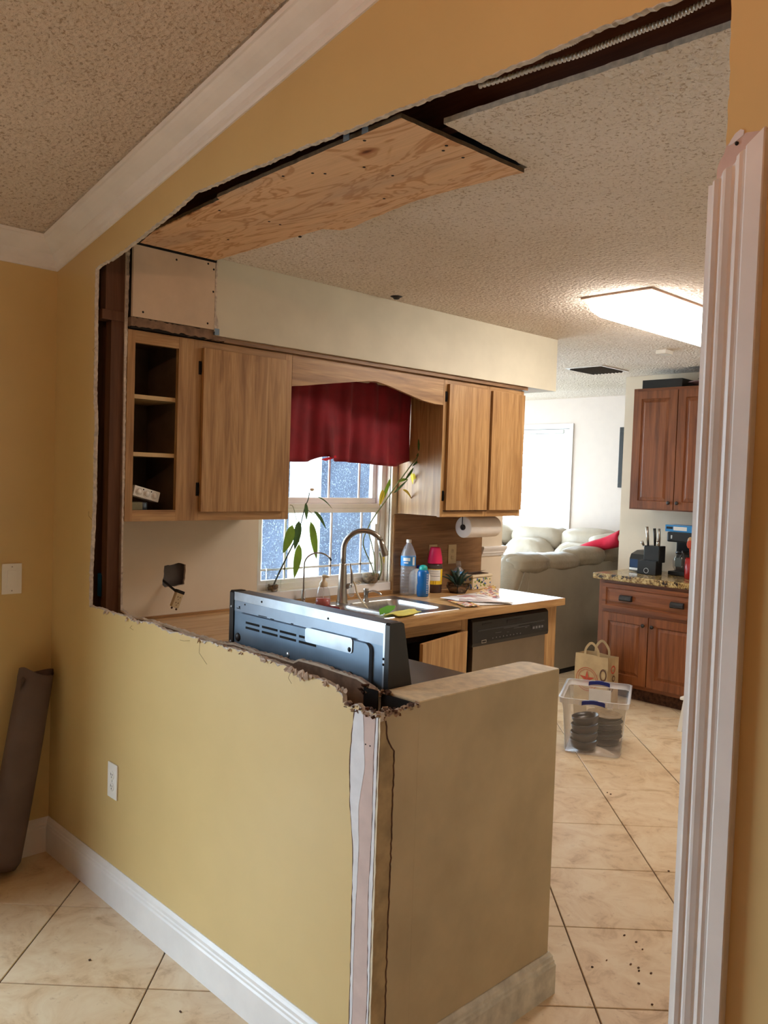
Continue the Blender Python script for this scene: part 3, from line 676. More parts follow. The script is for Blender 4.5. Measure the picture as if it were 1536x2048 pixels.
# ---- soffit
sf = MB().box(.0, .370, .505, 2.939, 2.1355, 2.4495)
so = struct(sf, 'soffit', M['soffitpaint'])
so.name = 'trim_soffit'
MB().box(.358, .3715, .136, .497, 2.157, 2.428).build('patch_board', M['patch'], so)
MB().box(.32, .357, .14, .50, 2.118, 2.4495).build('framing', M['dark'], so)
for y, z in ((.318, 2.405), (.462, 2.418), (.489, 2.40), (.489, 2.31), (.179, 2.178), (.466, 2.178)):
    MB().lathe([(0, .0010), (.0038, .0008), (.0044, 0)], (.3715, y, z), 10, axis='x').build('screw_head', M['dark'], so)
cj = MB(); cj.prism(jag([(.497, 2.15), (.499, 2.43)], .01, .002, 61)+jag([(.507, 2.43), (.505, 2.22), (.517, 2.19), (.515, 2.15)], .01, .0025, 62), 'x', .366, .3722); cj.build('torn_joint', M['gypsum'], so)
rg = MB(); rg.prism(jag([(.136, 2.122), (.30, 2.122), (.50, 2.119), (.56, 2.119)], .012, .004, 63)+jag([(.56, 2.135), (.53, 2.152), (.50, 2.157), (.40, 2.156), (.30, 2.155), (.136, 2.155)], .012, .004, 64), 'x', .335, .362); tag(rg.build('crumbled_edge', M['paper_back'], so), kind='stuff')
MB().box(.359, .3725, .50, .522, 2.137, 2.163).build('metal_clip', M['galv'], so)
MB().box(.32, .352, .56, 2.68, 2.116, 2.135).build('filler_strip', M['oak_dark'], so)
MB().box(.300, .3715, .140, .502, 2.4282, 2.4375).build('dark_gap', M['dark'], so)

# ---- alcove wall behind the red-brown cabinets, living room shell
struct(MB().box(-.19, 3.6, 4.73, 4.85, 0, 2.4495), 'wall_alcove', M['cream'])
struct(MB().box(3.6, 3.72, .0, 5.98, 0, 2.6), 'wall_kitchen_right', M['cream'])
br = MB(); WX0, WX1 = -3.35, -1.53
for a in ((-3.6, WX0, 0, 2.6), (WX1, 3.6, 0, 2.6), (WX0, WX1, 2.14, 2.6)): br.box(a[0], a[1], 5.98, 6.12, a[2], a[3])
br.box(WX0, WX1, 5.98, 6.12, 0, .25)
struct(br, 'wall_back', M['livingwall'])
w2 = struct(MB().box(WX0-.05, WX0, 5.965, 6.06, .2, 2.19).box(WX1, WX1+.045, 5.965, 6.06, .2, 2.19).box(WX0, WX1, 5.965, 6.06, 2.14, 2.19).box(WX0, WX1, 5.965, 6.06, .2, .25), 'window_2', M['white'])
MB().box(-2.46, -2.42, 6.0, 6.04, .25, 2.14).build('mullion', M['white'], w2)
MB().box(WX0, WX1, 6.03, 6.034, .25, 2.14).build('pane', M['glass'], w2)
bl_ = thing('window_blind', (-2.0, 5.95, 1.2), 'white horizontal slatted blind hanging in the bright living room window', 'blind')
sm = None
for k in range(40):
    z = .45+k*.042
    if sm is None:
        o = MB().box(-1.0, .42, -.012, .012, -.0008, .0008).build('slat', M['plastic_w'], bl_, local=True); sm = o.data
    else:
        o = bpy.data.objects.new('slat', sm); COL.objects.link(o); o.parent = bl_
    o.location = (0, 0, z-1.2); o.rotation_euler = (.35, 0, 0)
MB().box(-3.0, -1.58, 5.93, 5.962, 2.09, 2.13).build('head_rail', M['plastic_w'], bl_)
lwl = MB(); wall_x(lwl, -3.74, -3.6, 2.80, 5.98, 0, 2.6, [(3.05, 5.75, .1, 2.3)]); struct(lwl, 'wall_living_left', M['livingwall'])
w3 = struct(MB().box(-3.7, -3.6, 3.05, 3.1, .1, 2.3).box(-3.7, -3.6, 5.7, 5.75, .1, 2.3).box(-3.7, -3.6, 4.42, 4.48, .1, 2.3), 'added_window', M['white'])  # out-of-view side window added to light the living room strongly
MB().box(-3.66, -3.655, 3.1, 5.7, .1, 2.3).build('pane', M['glass'], w3)
pw = MB().box(-3.74, -.14, 2.80, 2.94, -.1, 2.9)
wp = struct(pw, 'wall_patio', M['stucco'])
PA = [(-1.661, 2.800, 1.187), (-1.097, 2.800, 1.223)]; PB = [(-2.417, 2.800, 1.138), (-2.080, 2.800, 1.160)]
for A_, B_ in (PA, PB):
    MB().box(A_[0], B_[0], 2.785, 2.7995, .35, 2.15).build('screen_panel', M['patioglass'], wp)
struct(MB().box(-9, -.16, -8, 12, -.14, -.05), 'floor_patio', M['concrete'])


# ================================================================== THINGS
def slab_door(mb, y0, y1, z0, z1, x0, x1): mb.box(x0, x1, y0, y1, z0, z1, bev=.0015)
def hinge(x, y, z, par, h=.055):
    m = MB().box(x-.001, x+.003, y-.007, y+.004, z-h/2, z+h/2, bev=.001)
    m.tube([(x+.004, y+.002, z-h*.36), (x+.004, y+.002, z+h*.36)], .004, 8)
    m.lathe([(0, -.006), (.004, 0), (.002, .003), (0, .006)], (x+.004, y+.002, z+h*.42), 8).lathe([(0, -.006), (.002, -.003), (.004, 0), (0, .006)], (x+.004, y+.002, z-h*.42), 8)
    return m.build('hinge', M['blackm'], par)
# ---- left wall cabinet
XC = .330
t = thing('wall_cabinet', (0, .14, 1.37), 'oak laminate wall cabinet left of the window with one doorless open bay', 'cabinet')
y0, y1, z0, z1 = .1405, .936, 1.37, 2.113
b = MB().box(.002, XC-.02, y0, y0+.012, z0, z1).box(.002, XC-.02, y1-.012, y1, z0, z1).box(.002, XC-.02, y0+.012, y1-.012, z0+.02, z0+.034).box(.002, XC-.02, y0+.012, y1-.012, z1-.02, z1-.006).box(.002, .008, y0+.012, y1-.012, z0+.034, z1-.02)
b.box(.008, XC-.02, .40, .412, z0+.034, z1-.02)
b.build('carcass', M['inside'], t)
each('stile', M['oak'], t, [(XC-.02, XC, y0, .172, z0, z1), (XC-.02, XC, .362, .468, z0, z1), (XC-.02, XC, .898, y1, z0, z1)])
each('rail', M['oak_y'], t, [(XC-.0205, XC-.0005, .172, .362, z0, 1.414), (XC-.0205, XC-.0005, .172, .362, 2.066, z1), (XC-.0205, XC-.0005, .468, .898, z0, 1.414), (XC-.0205, XC-.0005, .468, .898, 2.066, z1)])
MB().box(.001, XC-.02, y1, y1+.0015, z0, z1).build('side_panel', M['oak'], t)
for z in (1.634, 1.860): MB().box(.01, XC-.022, y0+.013, .399, z-.008, z+.008).build('shelf', plain('pale_shelf_edge', (214, 186, 138), .5, var=.03), t)
d = MB().box(XC+.001, XC+.019, .468, .907, 1.407, 2.082, bev=.0015).build('door', M['oak'], t)
hinge(XC, .461, 2.0, t); hinge(XC, .461, 1.50, t)
# knockout boxes kept in the open bay
t = thing('junction_box', (.25, .21, 1.405), 'squat tin junction box on the bottom shelf of the doorless cabinet', 'box')
MB().box(.20, .296, .156, .235, 1.4045, 1.445, bev=.004).build('body', plain('olive_tin', (128, 122, 96), .45, .5), t)
MB().lathe([(.016, 0), (.016, .036), (.014, .038)], (.262, .255, 1.4045), 14).build('connector', M['galv'], t)
t = thing('knockout_box', (.28, .235, 1.446), 'white metal knockout box with three round plugs, tilted on the tin box', 'box')
R_ = Matrix.Rotation(-.24, 4, 'X')
m = MB().box(-.028, .026, -.062, .062, 0, .042, bev=.003)
o = m.build('body', M['plastic_w'], t, local=True)
for yy in (-.038, .0, .038):
    k = MB().lathe([(.016, 0), (.016, .0015), (.0145, .0015), (.0145, .0005), (.012, .0005), (.012, .003), (0, .003)], (.026, yy, .021), 20, axis='x').build('plug', M['plastic_w'], t, local=True)
for yy in (-.019, .019): MB().lathe([(0, .001), (.0025, .0005), (.003, 0)], (.0262, yy, .034), 8, axis='x').build('screw_hole', M['dark'], t, local=True)
t.rotation_euler = (-.24, 0, .12); t.location = (.272, .243, 1.457)

# ---- scalloped valance board over the window
va = [(y, z) for _, y, z in [(0.330, 0.936, 1.973), (0.330, 1.010, 1.982), (0.330, 1.119, 2.000), (0.330, 1.300, 2.028), (0.330, 1.401, 2.043), (0.330, 1.459, 2.048), (0.330, 1.546, 2.036), (0.330, 1.665, 2.011), (0.330, 1.801, 1.983), (0.330, 1.895, 1.973), (0.330, 1.950, 1.973)]]
va[0] = (.938, va[0][1]); va[-1] = (1.960, va[-1][1])
m = MB().prism(va+[(1.960, 2.113), (.938, 2.113)], 'x', XC-.019, XC-.0005)
tag(m.build('window_valance_board', M['oak_y']), 'oak laminate board with a peaked lower edge bridging the two wall cabinets', 'valance')
# ---- right wall cabinet
t = thing('wall_cabinet', (0, 1.963, 1.37), 'oak laminate wall cabinet right of the window with two slab doors', 'cabinet')
y0, y1, z0 = 1.9615, 2.672, 1.37
MB().box(.009, XC-.02, y0, y1, z0+.004, z1).build('carcass', M['oak'], t)
each('stile', M['oak'], t, [(XC-.02, XC, y0, 1.992, z0, z1), (XC-.02, XC, 2.325, 2.362, z0, z1), (XC-.02, XC, 2.645, y1, z0, z1)])
each('rail', M['oak_y'], t, [(XC-.0205, XC-.0005, 1.992, 2.645, z0, 1.414), (XC-.0205, XC-.0005, 1.992, 2.645, 2.066, z1)])
MB().box(XC+.001, XC+.019, 1.990, 2.338, 1.407, 2.088, bev=.0015).build('door', M['oak'], t)
MB().box(XC+.001, XC+.019, 2.361, 2.662, 1.407, 2.086, bev=.0015).build('door', M['oak'], t)
MB().box(XC+.0002, XC+.0012, 1.986, 2.355, 1.400, 1.407).box(XC+.0002, XC+.0012, 2.340, 2.361, 1.40, 2.085).build('shadow_gap', M['darkbrown'], t)
hinge(XC, 1.981, 2.02, t); hinge(XC, 1.981, 1.485, t)
# ---- red curtain
def curtain():
    nu, nv = 110, 22; ya_, yb_ = .95, 1.955; ztop_, vs = 2.075, []
    def bot(u):
        return 1.642+.0*u+(.026 if .30 < u < .46 else 0)*math.sin((u-.30)/.16*math.pi) - .006*math.sin(u*9) + (.03*max(0, u-.9)/.1)
    for j in range(nv+1):
        v = j/nv
        for i in range(nu+1):
            u = i/nu; y = ya_+(yb_-ya_)*u+.004*math.sin(v*4+u*9)
            f = .009*math.sin(u*38)+.006*math.sin(u*71+1)+.022*v*math.sin(u*17+.8)+.012*v*math.sin(u*47+2)
            g_ = max(0, 1-abs(u-.38)/.09); f += .026*g_*v*math.sin((u-.29)*60); f *= 1-u**10; y += .006*u**6
            zz = ztop_+(bot(u)-ztop_)*v
            vs.append((.085+f, y, zz))
    n = nu+1; mb = MB(); mb.add(vs, [(j*n+i, j*n+i+1, (j+1)*n+i+1, (j+1)*n+i) for j in range(nv) for i in range(nu)], 0, True); return mb
t = thing('curtain_valance', (.085, 1.45, 2.075), 'short dark red velvet curtain gathered across the top of the kitchen window', 'curtain')
o = curtain().build('fabric', M['redcloth'], t)
md = o.modifiers.new('thick', 'SOLIDIFY'); md.thickness = .004
MB().tube([(.085, .945, 2.078), (.085, 1.958, 2.078)], .009, 10).build('rod', M['ivory'], t)
MB().prism([(1.300, 1.655), (1.395, 1.678), (1.40, 1.668), (1.33, 1.648)], 'x', .112, .118).build('hem_fold_highlight', plain('red_hem_highlight', (214, 24, 52), .8, var=.05), t)  # highlight on the hem fold painted as a brighter red piece

# ---- worktops (one continuous L)
m = MB(); CT = .915; ck_ = CT-.038
SX0, SX1, SY0, SY1 = .115, .560, 1.085, 1.835
m.box(.0145, .645, .1355, 1.0999 if False else SY0, ck_, CT, 0).box(.0145, SX0, SY0, SY1, ck_, CT, 0).box(SX1, .645, SY0, SY1, ck_, CT, 0).box(.0145, .645, SY1, 2.695, ck_, CT, 0)
t = thing('worktop', (.32, 1.4, CT), 'oak laminate worktop running under the window with a sink cut into it', 'worktop')
m.build('slab', M['oak_top'], t)
each('edge_strip', M['oak_y'], t, [(.6452, .656, .80, 2.706, ck_-.003, CT-.0004, 0, .002), (.03, .6448, 2.6955, 2.706, ck_-.003, CT-.0004, 0, .002)])
MB().box(.6455, 1.046, .1355, .745, ck_, CT).build('slab', M['oak_x'], t)
MB().box(.6565, 1.046, .7455, .757, ck_-.003, CT-.0004).build('edge_strip', M['oak_x'], t)
# ---- base cabinets under the worktop
t = thing('sink_base_cabinet', (.3, 1.3, 0), 'oak laminate base cabinet under the sink, its right door ajar', 'cabinet')
MB().box(.02, .58, .80, .815, .1, .874).box(.02, .58, 1.892, 1.902, .1, .874).box(.02, .58, .815, 1.892, .1, .115).box(.02, .52, .80, 1.902, 0, .1).box(.02, .026, .815, 1.892, .115, .874).build('carcass', M['inside'], t)
each('stile', M['oak'], t, [(.58, .605, .80, .86, .1, .8715), (.58, .605, 1.852, 1.9025, .1, .8715), (.58, .605, 1.345, 1.40, .1, .82)])
each('rail', M['oak_y'], t, [(.5795, .6045, .86, 1.852, .812, .8715), (.5795, .6045, .86, 1.852, .1, .14)])
MB().box(.606, .624, .85, 1.375, .13, .812, bev=.0015).build('door', M['oak'], t)
d = MB().box(.0, .018, -.452, .0, .13, .806, bev=.0015).build('door', M['oak'], t, local=True)
d.location = (.612-.3, 1.872-1.3, 0); d.rotation_euler = (0, 0, math.radians(13))
MB().box(.02, .54, 1.0, 1.5, .1155, .35).box(.06, .5, .9, 1.3, .35, .42).build('stored_boxes', M['inside'], t)
tag(MB().box(.58, .605, 2.585, 2.694, 0, .872).box(.02, .5795, 2.676, 2.694, 0, .872).build('worktop_end_panel', M['oak']), 'oak laminate end panel carrying the worktop to the right of the dishwasher', 'panel')
t = thing('base_cabinet', (.85, .4, 0), 'oak laminate corner base cabinet hidden behind the half wall beside the stove', 'cabinet')
MB().box(.64, 1.044, .136, .70, .1, .872).box(.64, 1.044, .136, .64, 0, .1).build('carcass', M['inside'], t)
MB().box(.66, 1.04, .7005, .718, .12, .86, bev=.0015).build('door', M['oak'], t)
# ---- dishwasher
t = thing('dishwasher', (.32, 2.24, 0), 'black and stainless steel dishwasher under the right end of the worktop', 'dishwasher')
MB().box(.04, .585, 1.912, 2.575, .10, .862).build('tub', M['black'], t)
MB().box(.5855, .618, 1.935, 2.572, .12, .716, bev=.002).build('door', M['steel_dk'], t)
cp = MB(); q = [(.5855, .717), (.630, .717), (.634, .735), (.628, .845), (.617, .858), (.5855, .858)]
cp.prism([(p[0], p[1]) for p in q], 'y', 1.912, 2.580)
cp.build('control_panel', M['black'], t)
MB().box(.626, .634, 1.95, 2.54, .795, .800, bev=.001).build('trim_line', plain('satin_black', (52, 52, 54), .3, var=0), t)
MB().box(.624, .6315, 2.20, 2.33, .812, .832, bev=.001).build('latch', M['ink'], t)
MB().box(.624, .6315, 1.99, 2.07, .824, .832, bev=.001).build('air_slot', M['ink'], t)
MB().box(.630, .6352, 1.985, 2.022, .731, .747).build('badge', M['steel'], t)
MB().box(.6315, .6353, 1.988, 2.019, .734, .744).build('badge_letters', M['ink'], t)
gp = plain('grey_print', (120, 120, 122), .5, var=0)
for k in range(9): MB().lathe([(.0032, 0), (.0032, .0012)], (.6328, 2.078+k*.030, .748+.0012*(k % 2)), 10, axis='x').build('button', gp, t)
bb = MB()
for a, b_, z in ((2.10, 2.15, .772), (2.17, 2.30, .790), (2.26, 2.40, .781), (2.20, 2.215, .766), (2.36, 2.38, .774)): bb.box(.629, .6334, a, b_, z, z+.0016)
bb.build('panel_print', plain('faint_print', (96, 96, 98), .5, var=0), t)
MB().box(.629, .6337, 2.42, 2.535, .752, .782).build('display', M['ink'], t)
bb = MB()
for k in range(4): bb.box(.6335, .6342, 2.43+k*.027, 2.447+k*.027, .760, .773)
bb.build('touch_key', plain('grey_keys', (104, 104, 106), .5, var=0), t)
MB().box(.50, .56, 1.92, 2.575, 0, .10).build('kick_plate', M['black'], t)

# ---- sink
t = thing('kitchen_sink', (.34, 1.46, CT), 'stainless steel double bowl sink set in the worktop under the window', 'sink')
def rr_(x0, x1, y0, y1, r, n=6):
    out = []
    for cx, cy, a in ((x1-r, y1-r, 0), (x0+r, y1-r, 90), (x0+r, y0+r, 180), (x1-r, y0+r, 270)):
        for k in range(n+1):
            q = math.radians(a+90*k/n); out.append((cx+r*math.cos(q), cy+r*math.sin(q)))
    return out
m = MB(); bowls = [(.165, .525, 1.445, 1.800), (.165, .525, 1.120, 1.415)]; zt = CT+.004
rim = rr_(.075, .592, 1.045, 1.872, .03)
fillpoly(rim, [rr_(*b_, .055) for b_ in bowls], lambda p: (p[0], p[1], zt), m)
n = len(rim); m.add([(x, y, zt) for x, y in rim]+[(x+(.003 if x > .3 else -.003), y, CT+.0003) for x, y in rim], [(i, n+i, n+(i+1) % n, (i+1) % n) for i in range(n)])
m.build('rim', M['steel'], t)
for b_ in bowls:
    m = MB(); L = []
    for s_, z_, r_ in ((0, zt, .055), (.004, zt-.006, .053), (.008, zt-.03, .05), (.014, zt-.13, .05), (.022, zt-.155, .048), (.05, zt-.172, .04), (.10, zt-.176, .03)):
        L.append([(x, y, z_) for x, y in rr_(b_[0]+s_, b_[1]-s_, b_[2]+s_, b_[3]-s_, r_)])
    n = len(L[0]); m.add([v for l in L for v in l], [(i*n+k_, i*n+(k_+1) % n, (i+1)*n+(k_+1) % n, (i+1)*n+k_) for i in range(len(L)-1) for k_ in range(n)]+[tuple(range((len(L)-1)*n, len(L)*n))], 0, True)
    m.build('bowl', M['steel'], t)
    MB().lathe([(.04, 0), (.04, .002), (.03, .002), (.028, 0)], ((b_[0]+b_[1])/2, (b_[2]+b_[3])/2, zt-.1755), 20).build('drain', M['chrome'], t)
# ---- big faucet
fx, fy, fz = .128, 1.458, zt
t = thing('kitchen_faucet', (fx, fy, fz), 'tall brushed nickel gooseneck faucet in the middle of the sink rim', 'faucet')
MB().lathe([(.031, 0), (.031, .004), (.028, .012), (.025, .05), (.021, .13), (.0185, .195), (.0185, .200)], (fx, fy, fz), 28).build('body', M['nickel'], t)
MB().lathe([(.0195, .0), (.0195, .004), (.0155, .006)], (fx, fy, fz+.1995), 24).build('collar', M['chrome'], t)
dx, dy = math.cos(math.radians(43)), math.sin(math.radians(43)); Rg = .103; zc_ = fz+.275
pts = [(fx, fy, fz+.200), (fx, fy, fz+.24)]+[(fx+dx*(Rg-Rg*math.cos(a)), fy+dy*(Rg-Rg*math.cos(a)), zc_+Rg*math.sin(a)) for a in [math.pi*k/20 for k in range(0, 17)]]
MB().tube(pts, .0138, 16).build('spout', M['nickel'], t)
e1 = Vector(pts[-1]); d1_ = (Vector(pts[-1])-Vector(pts[-2])).normalized(); d1_ = (d1_+Vector((0, 0, -1.0))).normalized()
MB().tube([e1, e1+d1_*.03, e1+d1_*.085, e1+d1_*.09], [.0145, .017, .0185, .016], 18).build('spray_head', M['nickel'], t)
sn = MB(); pb = e1+d1_*.045+Vector((-.008, -.010, 0)); sn.box(pb.x-.006, pb.x+.004, pb.y-.004, pb.y+.004, pb.z-.018, pb.z+.016, bev=.002); sn.build('spray_button', M['black'], t)
hb = MB().tube([(fx+.012, fy+.012, fz+.085), (fx+.034, fy+.034, fz+.095)], [.015, .013], 16); hb.build('handle_hub', M['nickel'], t)
MB().tube([(fx+.034, fy+.034, fz+.10), (fx+.033, fy+.034, fz+.14), (fx+.026, fy+.024, fz+.205)], [.006, .0075, .0035], 12).build('handle', M['nickel'], t)
# ---- slim filter tap
t = thing('filter_tap', (-.0, 1.285, CT), 'slim dark nickel filter tap with a hooked spout left of the soap bottle', 'faucet')
gx, gy = .045, 1.268
MB().lathe([(.014, 0), (.014, .003), (.0105, .006), (.0105, .07), (.008, .073)], (gx, gy, CT+.0005), 20).build('body', M['nickel'], t)
MB().tube([(gx+.005, gy, CT+.03), (gx+.045, gy-.035, CT+.033)], [.007, .008], 12).tube([(gx+.04, gy-.03, CT+.03), (gx+.06, gy-.045, CT+.026)], .004, 8).build('lever', M['nickel'], t)
pts = [(gx, gy, CT+.07), (gx, gy, CT+.19)]+[(gx+.071*(1-math.cos(a))*.62, gy+.071*(1-math.cos(a))*.78, CT+.205+.060*math.sin(a)) for a in [math.pi*k/16 for k in range(0, 14)]]
MB().tube(pts, .0042, 10).build('spout', M['nickel'], t)
MB().tube([pts[-1], tuple(Vector(pts[-1])+Vector((.004, .005, -.012)))], .0058, 10).build('tip', M['bronze'], t)
# ---- soap pump on the sink rim
px_, py_ = .155, 1.600
t = thing('sink_soap_pump', (px_, py_, zt), 'small nickel soap pump on the sink rim right of the faucet', 'soap dispenser')
MB().lathe([(.017, 0), (.017, .003), (.014, .010), (.012, .014), (.012, .045), (.0135, .047), (.0135, .066), (.012, .068)], (px_, py_, zt), 20).build('body', M['nickel'], t)
MB().tube(curve([(px_+.008, py_+.008, zt+.05), (px_+.03, py_+.03, zt+.056), (px_+.052, py_+.05, zt+.045), (px_+.06, py_+.058, zt+.035)], 4), [.0055]*12+[.004], 10).build('nozzle', M['chrome'], t)
# ---- foaming soap bottle
sx, sy = .205, 1.265
t = thing('soap_bottle', (sx, sy, CT), 'clear pump bottle of red hand soap left of the tall faucet', 'bottle')
MB().lathe([(.0, 0), (.034, .0), (.0375, .004), (.0372, .042), (.0355, .058), (.026, .098), (.020, .104), (.016, .106)], (sx, sy, CT+.0065), 28).build('bottle', M['clearplastic'], t)
MB().lathe([(0, .002), (.033, .002), (.0355, .005), (.035, .046), (0, .046)], (sx, sy, CT+.0065), 28).build('soap', M['soap'], t)
MB().tube([(sx, sy, CT+.01), (sx, sy, CT+.11)], .0022, 8).build('dip_tube', M['plastic_w'], t)
MB().lathe([(.019, .103), (.0205, .106), (.0205, .122), (.015, .130), (.009, .134), (.009, .152), (0, .152)], (sx, sy, CT+.006), 22).build('collar', M['ivory'], t)
MB().tube([(sx-.004, sy, CT+.160), (sx+.010, sy+.004, CT+.162), (sx+.028, sy+.010, CT+.161)], [.011, .008, .004], 12).build('pump_head', M['ivory'], t)
# ---- scrubber, cloths, brush
t = tag(MB().puff((.275, 1.262, CT+.012), (.045, .034, .0115), 2.2, wob=.06, seed=4).build('scrubber', M['redsponge']), 'dark red scrubber lying on the sink rim in front of the soap bottle', 'sponge')
def cloth(name, cx, cy, z, w, d, mat, label, rot, hump, seed):
    r = random.Random(seed); n = 14; vs = []; a = [r.uniform(0, 6) for _ in range(4)]
    for j in range(n+1):
        for i in range(n+1):
            u, v = i/n-.5, j/n-.5; x = u*w*(1+.12*math.sin(3*v+a[0])); y = v*d*(1+.15*math.sin(4*u+a[1]))
            zz = hump*(.5+.5*math.sin(9*u+a[2])*math.cos(7*v+a[3]))*(1-.6*abs(u)*2)
            vs.append((cx+x*math.cos(rot)-y*math.sin(rot), cy+x*math.sin(rot)+y*math.cos(rot), z+zz))
    m = MB(); m.add(vs, [(j*(n+1)+i, j*(n+1)+i+1, (j+1)*(n+1)+i+1, (j+1)*(n+1)+i) for j in range(n) for i in range(n)], 0, True)
    o = m.build(name, M[mat]); md = o.modifiers.new('thick', 'SOLIDIFY'); md.thickness = .0025; md.offset = 1
    return tag(o, label, 'cloth')
cloth('dishcloth', .560, 1.478, zt+.003, .085, .215, 'clothy', 'yellow dishcloth draped on the front rim of the sink', .25, .010, 3)
m = MB().prism([(-.045, -.022), (.0, -.030), (.03, -.018), (.045, .0), (.01, .022), (-.035, .018)], 'z', 0, .003)
o = m.build('dishcloth', M['clothg']); o.location = (.480, 1.440, zt+.016); o.rotation_euler = (.5, -.35, 1.0)
tag(o, 'bright green cloth scrap folded up on the bowl divider of the sink', 'cloth')
t = thing('dish_brush', (fx+.060, fy+.055, fz+.11), 'ivory handled bottle brush hanging from the tall faucet handle into the sink', 'brush')
pts = curve([(fx+.040, fy+.038, fz+.115), (fx+.050, fy+.045, fz+.09), (fx+.062, fy+.05, fz+.05), (fx+.095, fy+.055, fz+.012), (fx+.135, fy+.062, fz-.02)], 5)
MB().tube(pts, [.0035+.0020*math.sin(math.pi*i/(len(pts)-1)) for i in range(len(pts))], 10).build('handle', M['ivory'], t)
MB().lathe([(.004, 0), (.014, .006), (.016, .03), (.013, .058), (.006, .064)], (fx+.048, fy+.020, fz+.036), 14).build('bristles', M['clearplastic'], t)
MB().tube([(fx+.036, fy+.04, fz+.112), (fx+.052, fy+.064, fz+.098), (fx+.06, fy+.075, fz+.105), (fx+.05, fy+.06, fz+.118)], .0022, 8).build('hook', M['ivory'], t)

# ---- things along the back of the worktop
def bottle_water():
    cx, cy = .085, 1.985
    t = thing('water_bottle', (cx, cy, CT), 'tall clear plastic water bottle with blue label beside the window reveal', 'bottle')
    pr = [(.0, .003), (.030, 0), (.041, .006)]
    z = .012
    while z < .165: pr += [(.0425, z), (.0425, z+.010), (.0400, z+.0135), (.0425, z+.017)]; z += .019
    pr += [(.0425, .17), (.0425, .225), (.040, .235), (.028, .268), (.015, .290), (.0135, .296), (.0135, .300)]
    MB().lathe(pr, (cx, cy, CT+.0005), 28).build('bottle', M['clearplastic'], t)
    lb = MB(); n = 28; lb.lathe([(.0429, .168), (.0429, .222)], (cx, cy, CT), 28); lb.f = lb.f[:28]; lb.m = lb.m[:28]; lb.sm = lb.sm[:28]; lb.build('label', M['labelblue'], t)
    lw_ = MB()
    for a0, a1, z0_, z1_ in ((-1.5, -.55, .196, .214), (-1.4, -.8, .182, .190), (-.2, .15, .172, .218)):
        k = [a0+(a1-a0)*i/6 for i in range(7)]; vs = [(cx+.0432*math.cos(a), cy+.0432*math.sin(a), CT+z) for a in k for z in (z0_, z1_)]
        lw_.add(vs, [(2*i, 2*i+2, 2*i+3, 2*i+1) for i in range(6)])
    lw_.build('label_print', M['labelwhite'], t)
    MB().lathe([(.0145, .297), (.0148, .300), (.0148, .312), (.013, .314), (0, .314)], (cx, cy, CT), 20).build('cap', M['plastic_w'], t)
bottle_water()
cx, cy = .170, 2.020
t = thing('sports_bottle', (cx, cy, CT), 'small blue ribbed drinking bottle with teal lid beside the tall water bottle', 'bottle')
MB().lathe([(0, 0), (.030, .0), (.0335, .006), (.0335, .055), (.0305, .075), (.0325, .10), (.0325, .135), (.028, .145), (.022, .150)], (cx, cy, CT+.0005), 28).build('bottle', M['blueplastic'], t)
MB().lathe([(.022, .148), (.0235, .151), (.0235, .162), (.020, .170), (.012, .176), (0, .178)], (cx, cy, CT), 24).build('lid', M['teal'], t)
rb_ = MB()
for k in range(12): rb_.box(cx+.0328, cx+.0345, cy-.006, cy+.006, CT+.022+k*.0095, CT+.0245+k*.0095)
rb_.build('volume_marks', M['labelwhite'], t)
t = thing('supplement_tub', (.085, 2.095, CT), 'white plastic jug half hidden behind the blue drinking bottle', 'bottle')
MB().lathe([(0, 0), (.05, 0), (.054, .005), (.054, .105), (.045, .125), (.02, .142), (.017, .144)], (.075, 2.092, CT+.0005), 24, square=3).build('jug', M['plastic_w'], t)
MB().lathe([(.019, .144), (.019, .162), (0, .162)], (.075, 2.092, CT), 18).build('cap', M['navy'], t)
MB().box(.1292, .1300, 2.06, 2.10, CT+.02, CT+.10).build('label', M['labelwhite'], t)
cx, cy = .088, 2.205
t = thing('drink_mix_jar', (cx, cy, CT), 'amber jar with yellow label left of the succulent', 'jar')
MB().lathe([(0, 0), (.042, 0), (.0445, .004), (.0445, .155), (.040, .165), (.036, .168)], (cx, cy, CT+.0005), 26).build('jar', M['amberglass'], t)
MB().lathe([(0, .002), (.042, .002), (.042, .115), (0, .115)], (cx, cy, CT+.0005), 24).build('powder', M['amber'], t)
lb = MB()
def wrapb(mb, cx, cy, r, a0, a1, z0_, z1_, n=10):
    k = [a0+(a1-a0)*i/n for i in range(n+1)]; mb.add([(cx+r*math.cos(a), cy+r*math.sin(a), CT+z) for a in k for z in (z0_, z1_)], [(2*i, 2*i+2, 2*i+3, 2*i+1) for i in range(n)]); return mb
wrapb(lb, cx, cy, .0450, -1.9, 1.6, .050, .140).build('label', M['labelyellow'], t)
wrapb(MB(), cx, cy, .0453, -1.9, .0, .072, .136).build('label_panel', M['labelwhite'], t)
wrapb(wrapb(wrapb(MB(), cx, cy, .0456, -1.4, -.1, .098, .1), cx, cy, .0456, -1.4, -.1, .112, .113), cx, cy, .0456, -1.4, -.3, .125, .126).build('label_print', M['ink'], t)
t = thing('pink_cup', (cx, cy, CT+.169), 'bright pink ribbed plastic cup upside down on the amber jar', 'cup')
MB().lathe([(.043, 0), (.044, .004), (.041, .030), (.0415, .032), (.036, .058), (.0365, .06), (.030, .088), (.026, .094), (0, .094)], (cx, cy, CT+.170), 28).build('cup', M['pink'], t)
t = thing('sanitizer_bottle', (.05, 2.47, CT), 'small clear bottle with blue and white label behind the succulent', 'bottle')
MB().lathe([(0, 0), (.030, 0), (.033, .005), (.033, .105), (.026, .120), (.012, .132), (.012, .14)], (.055, 2.455, CT+.0005), 22).build('bottle', M['clearplastic'], t)
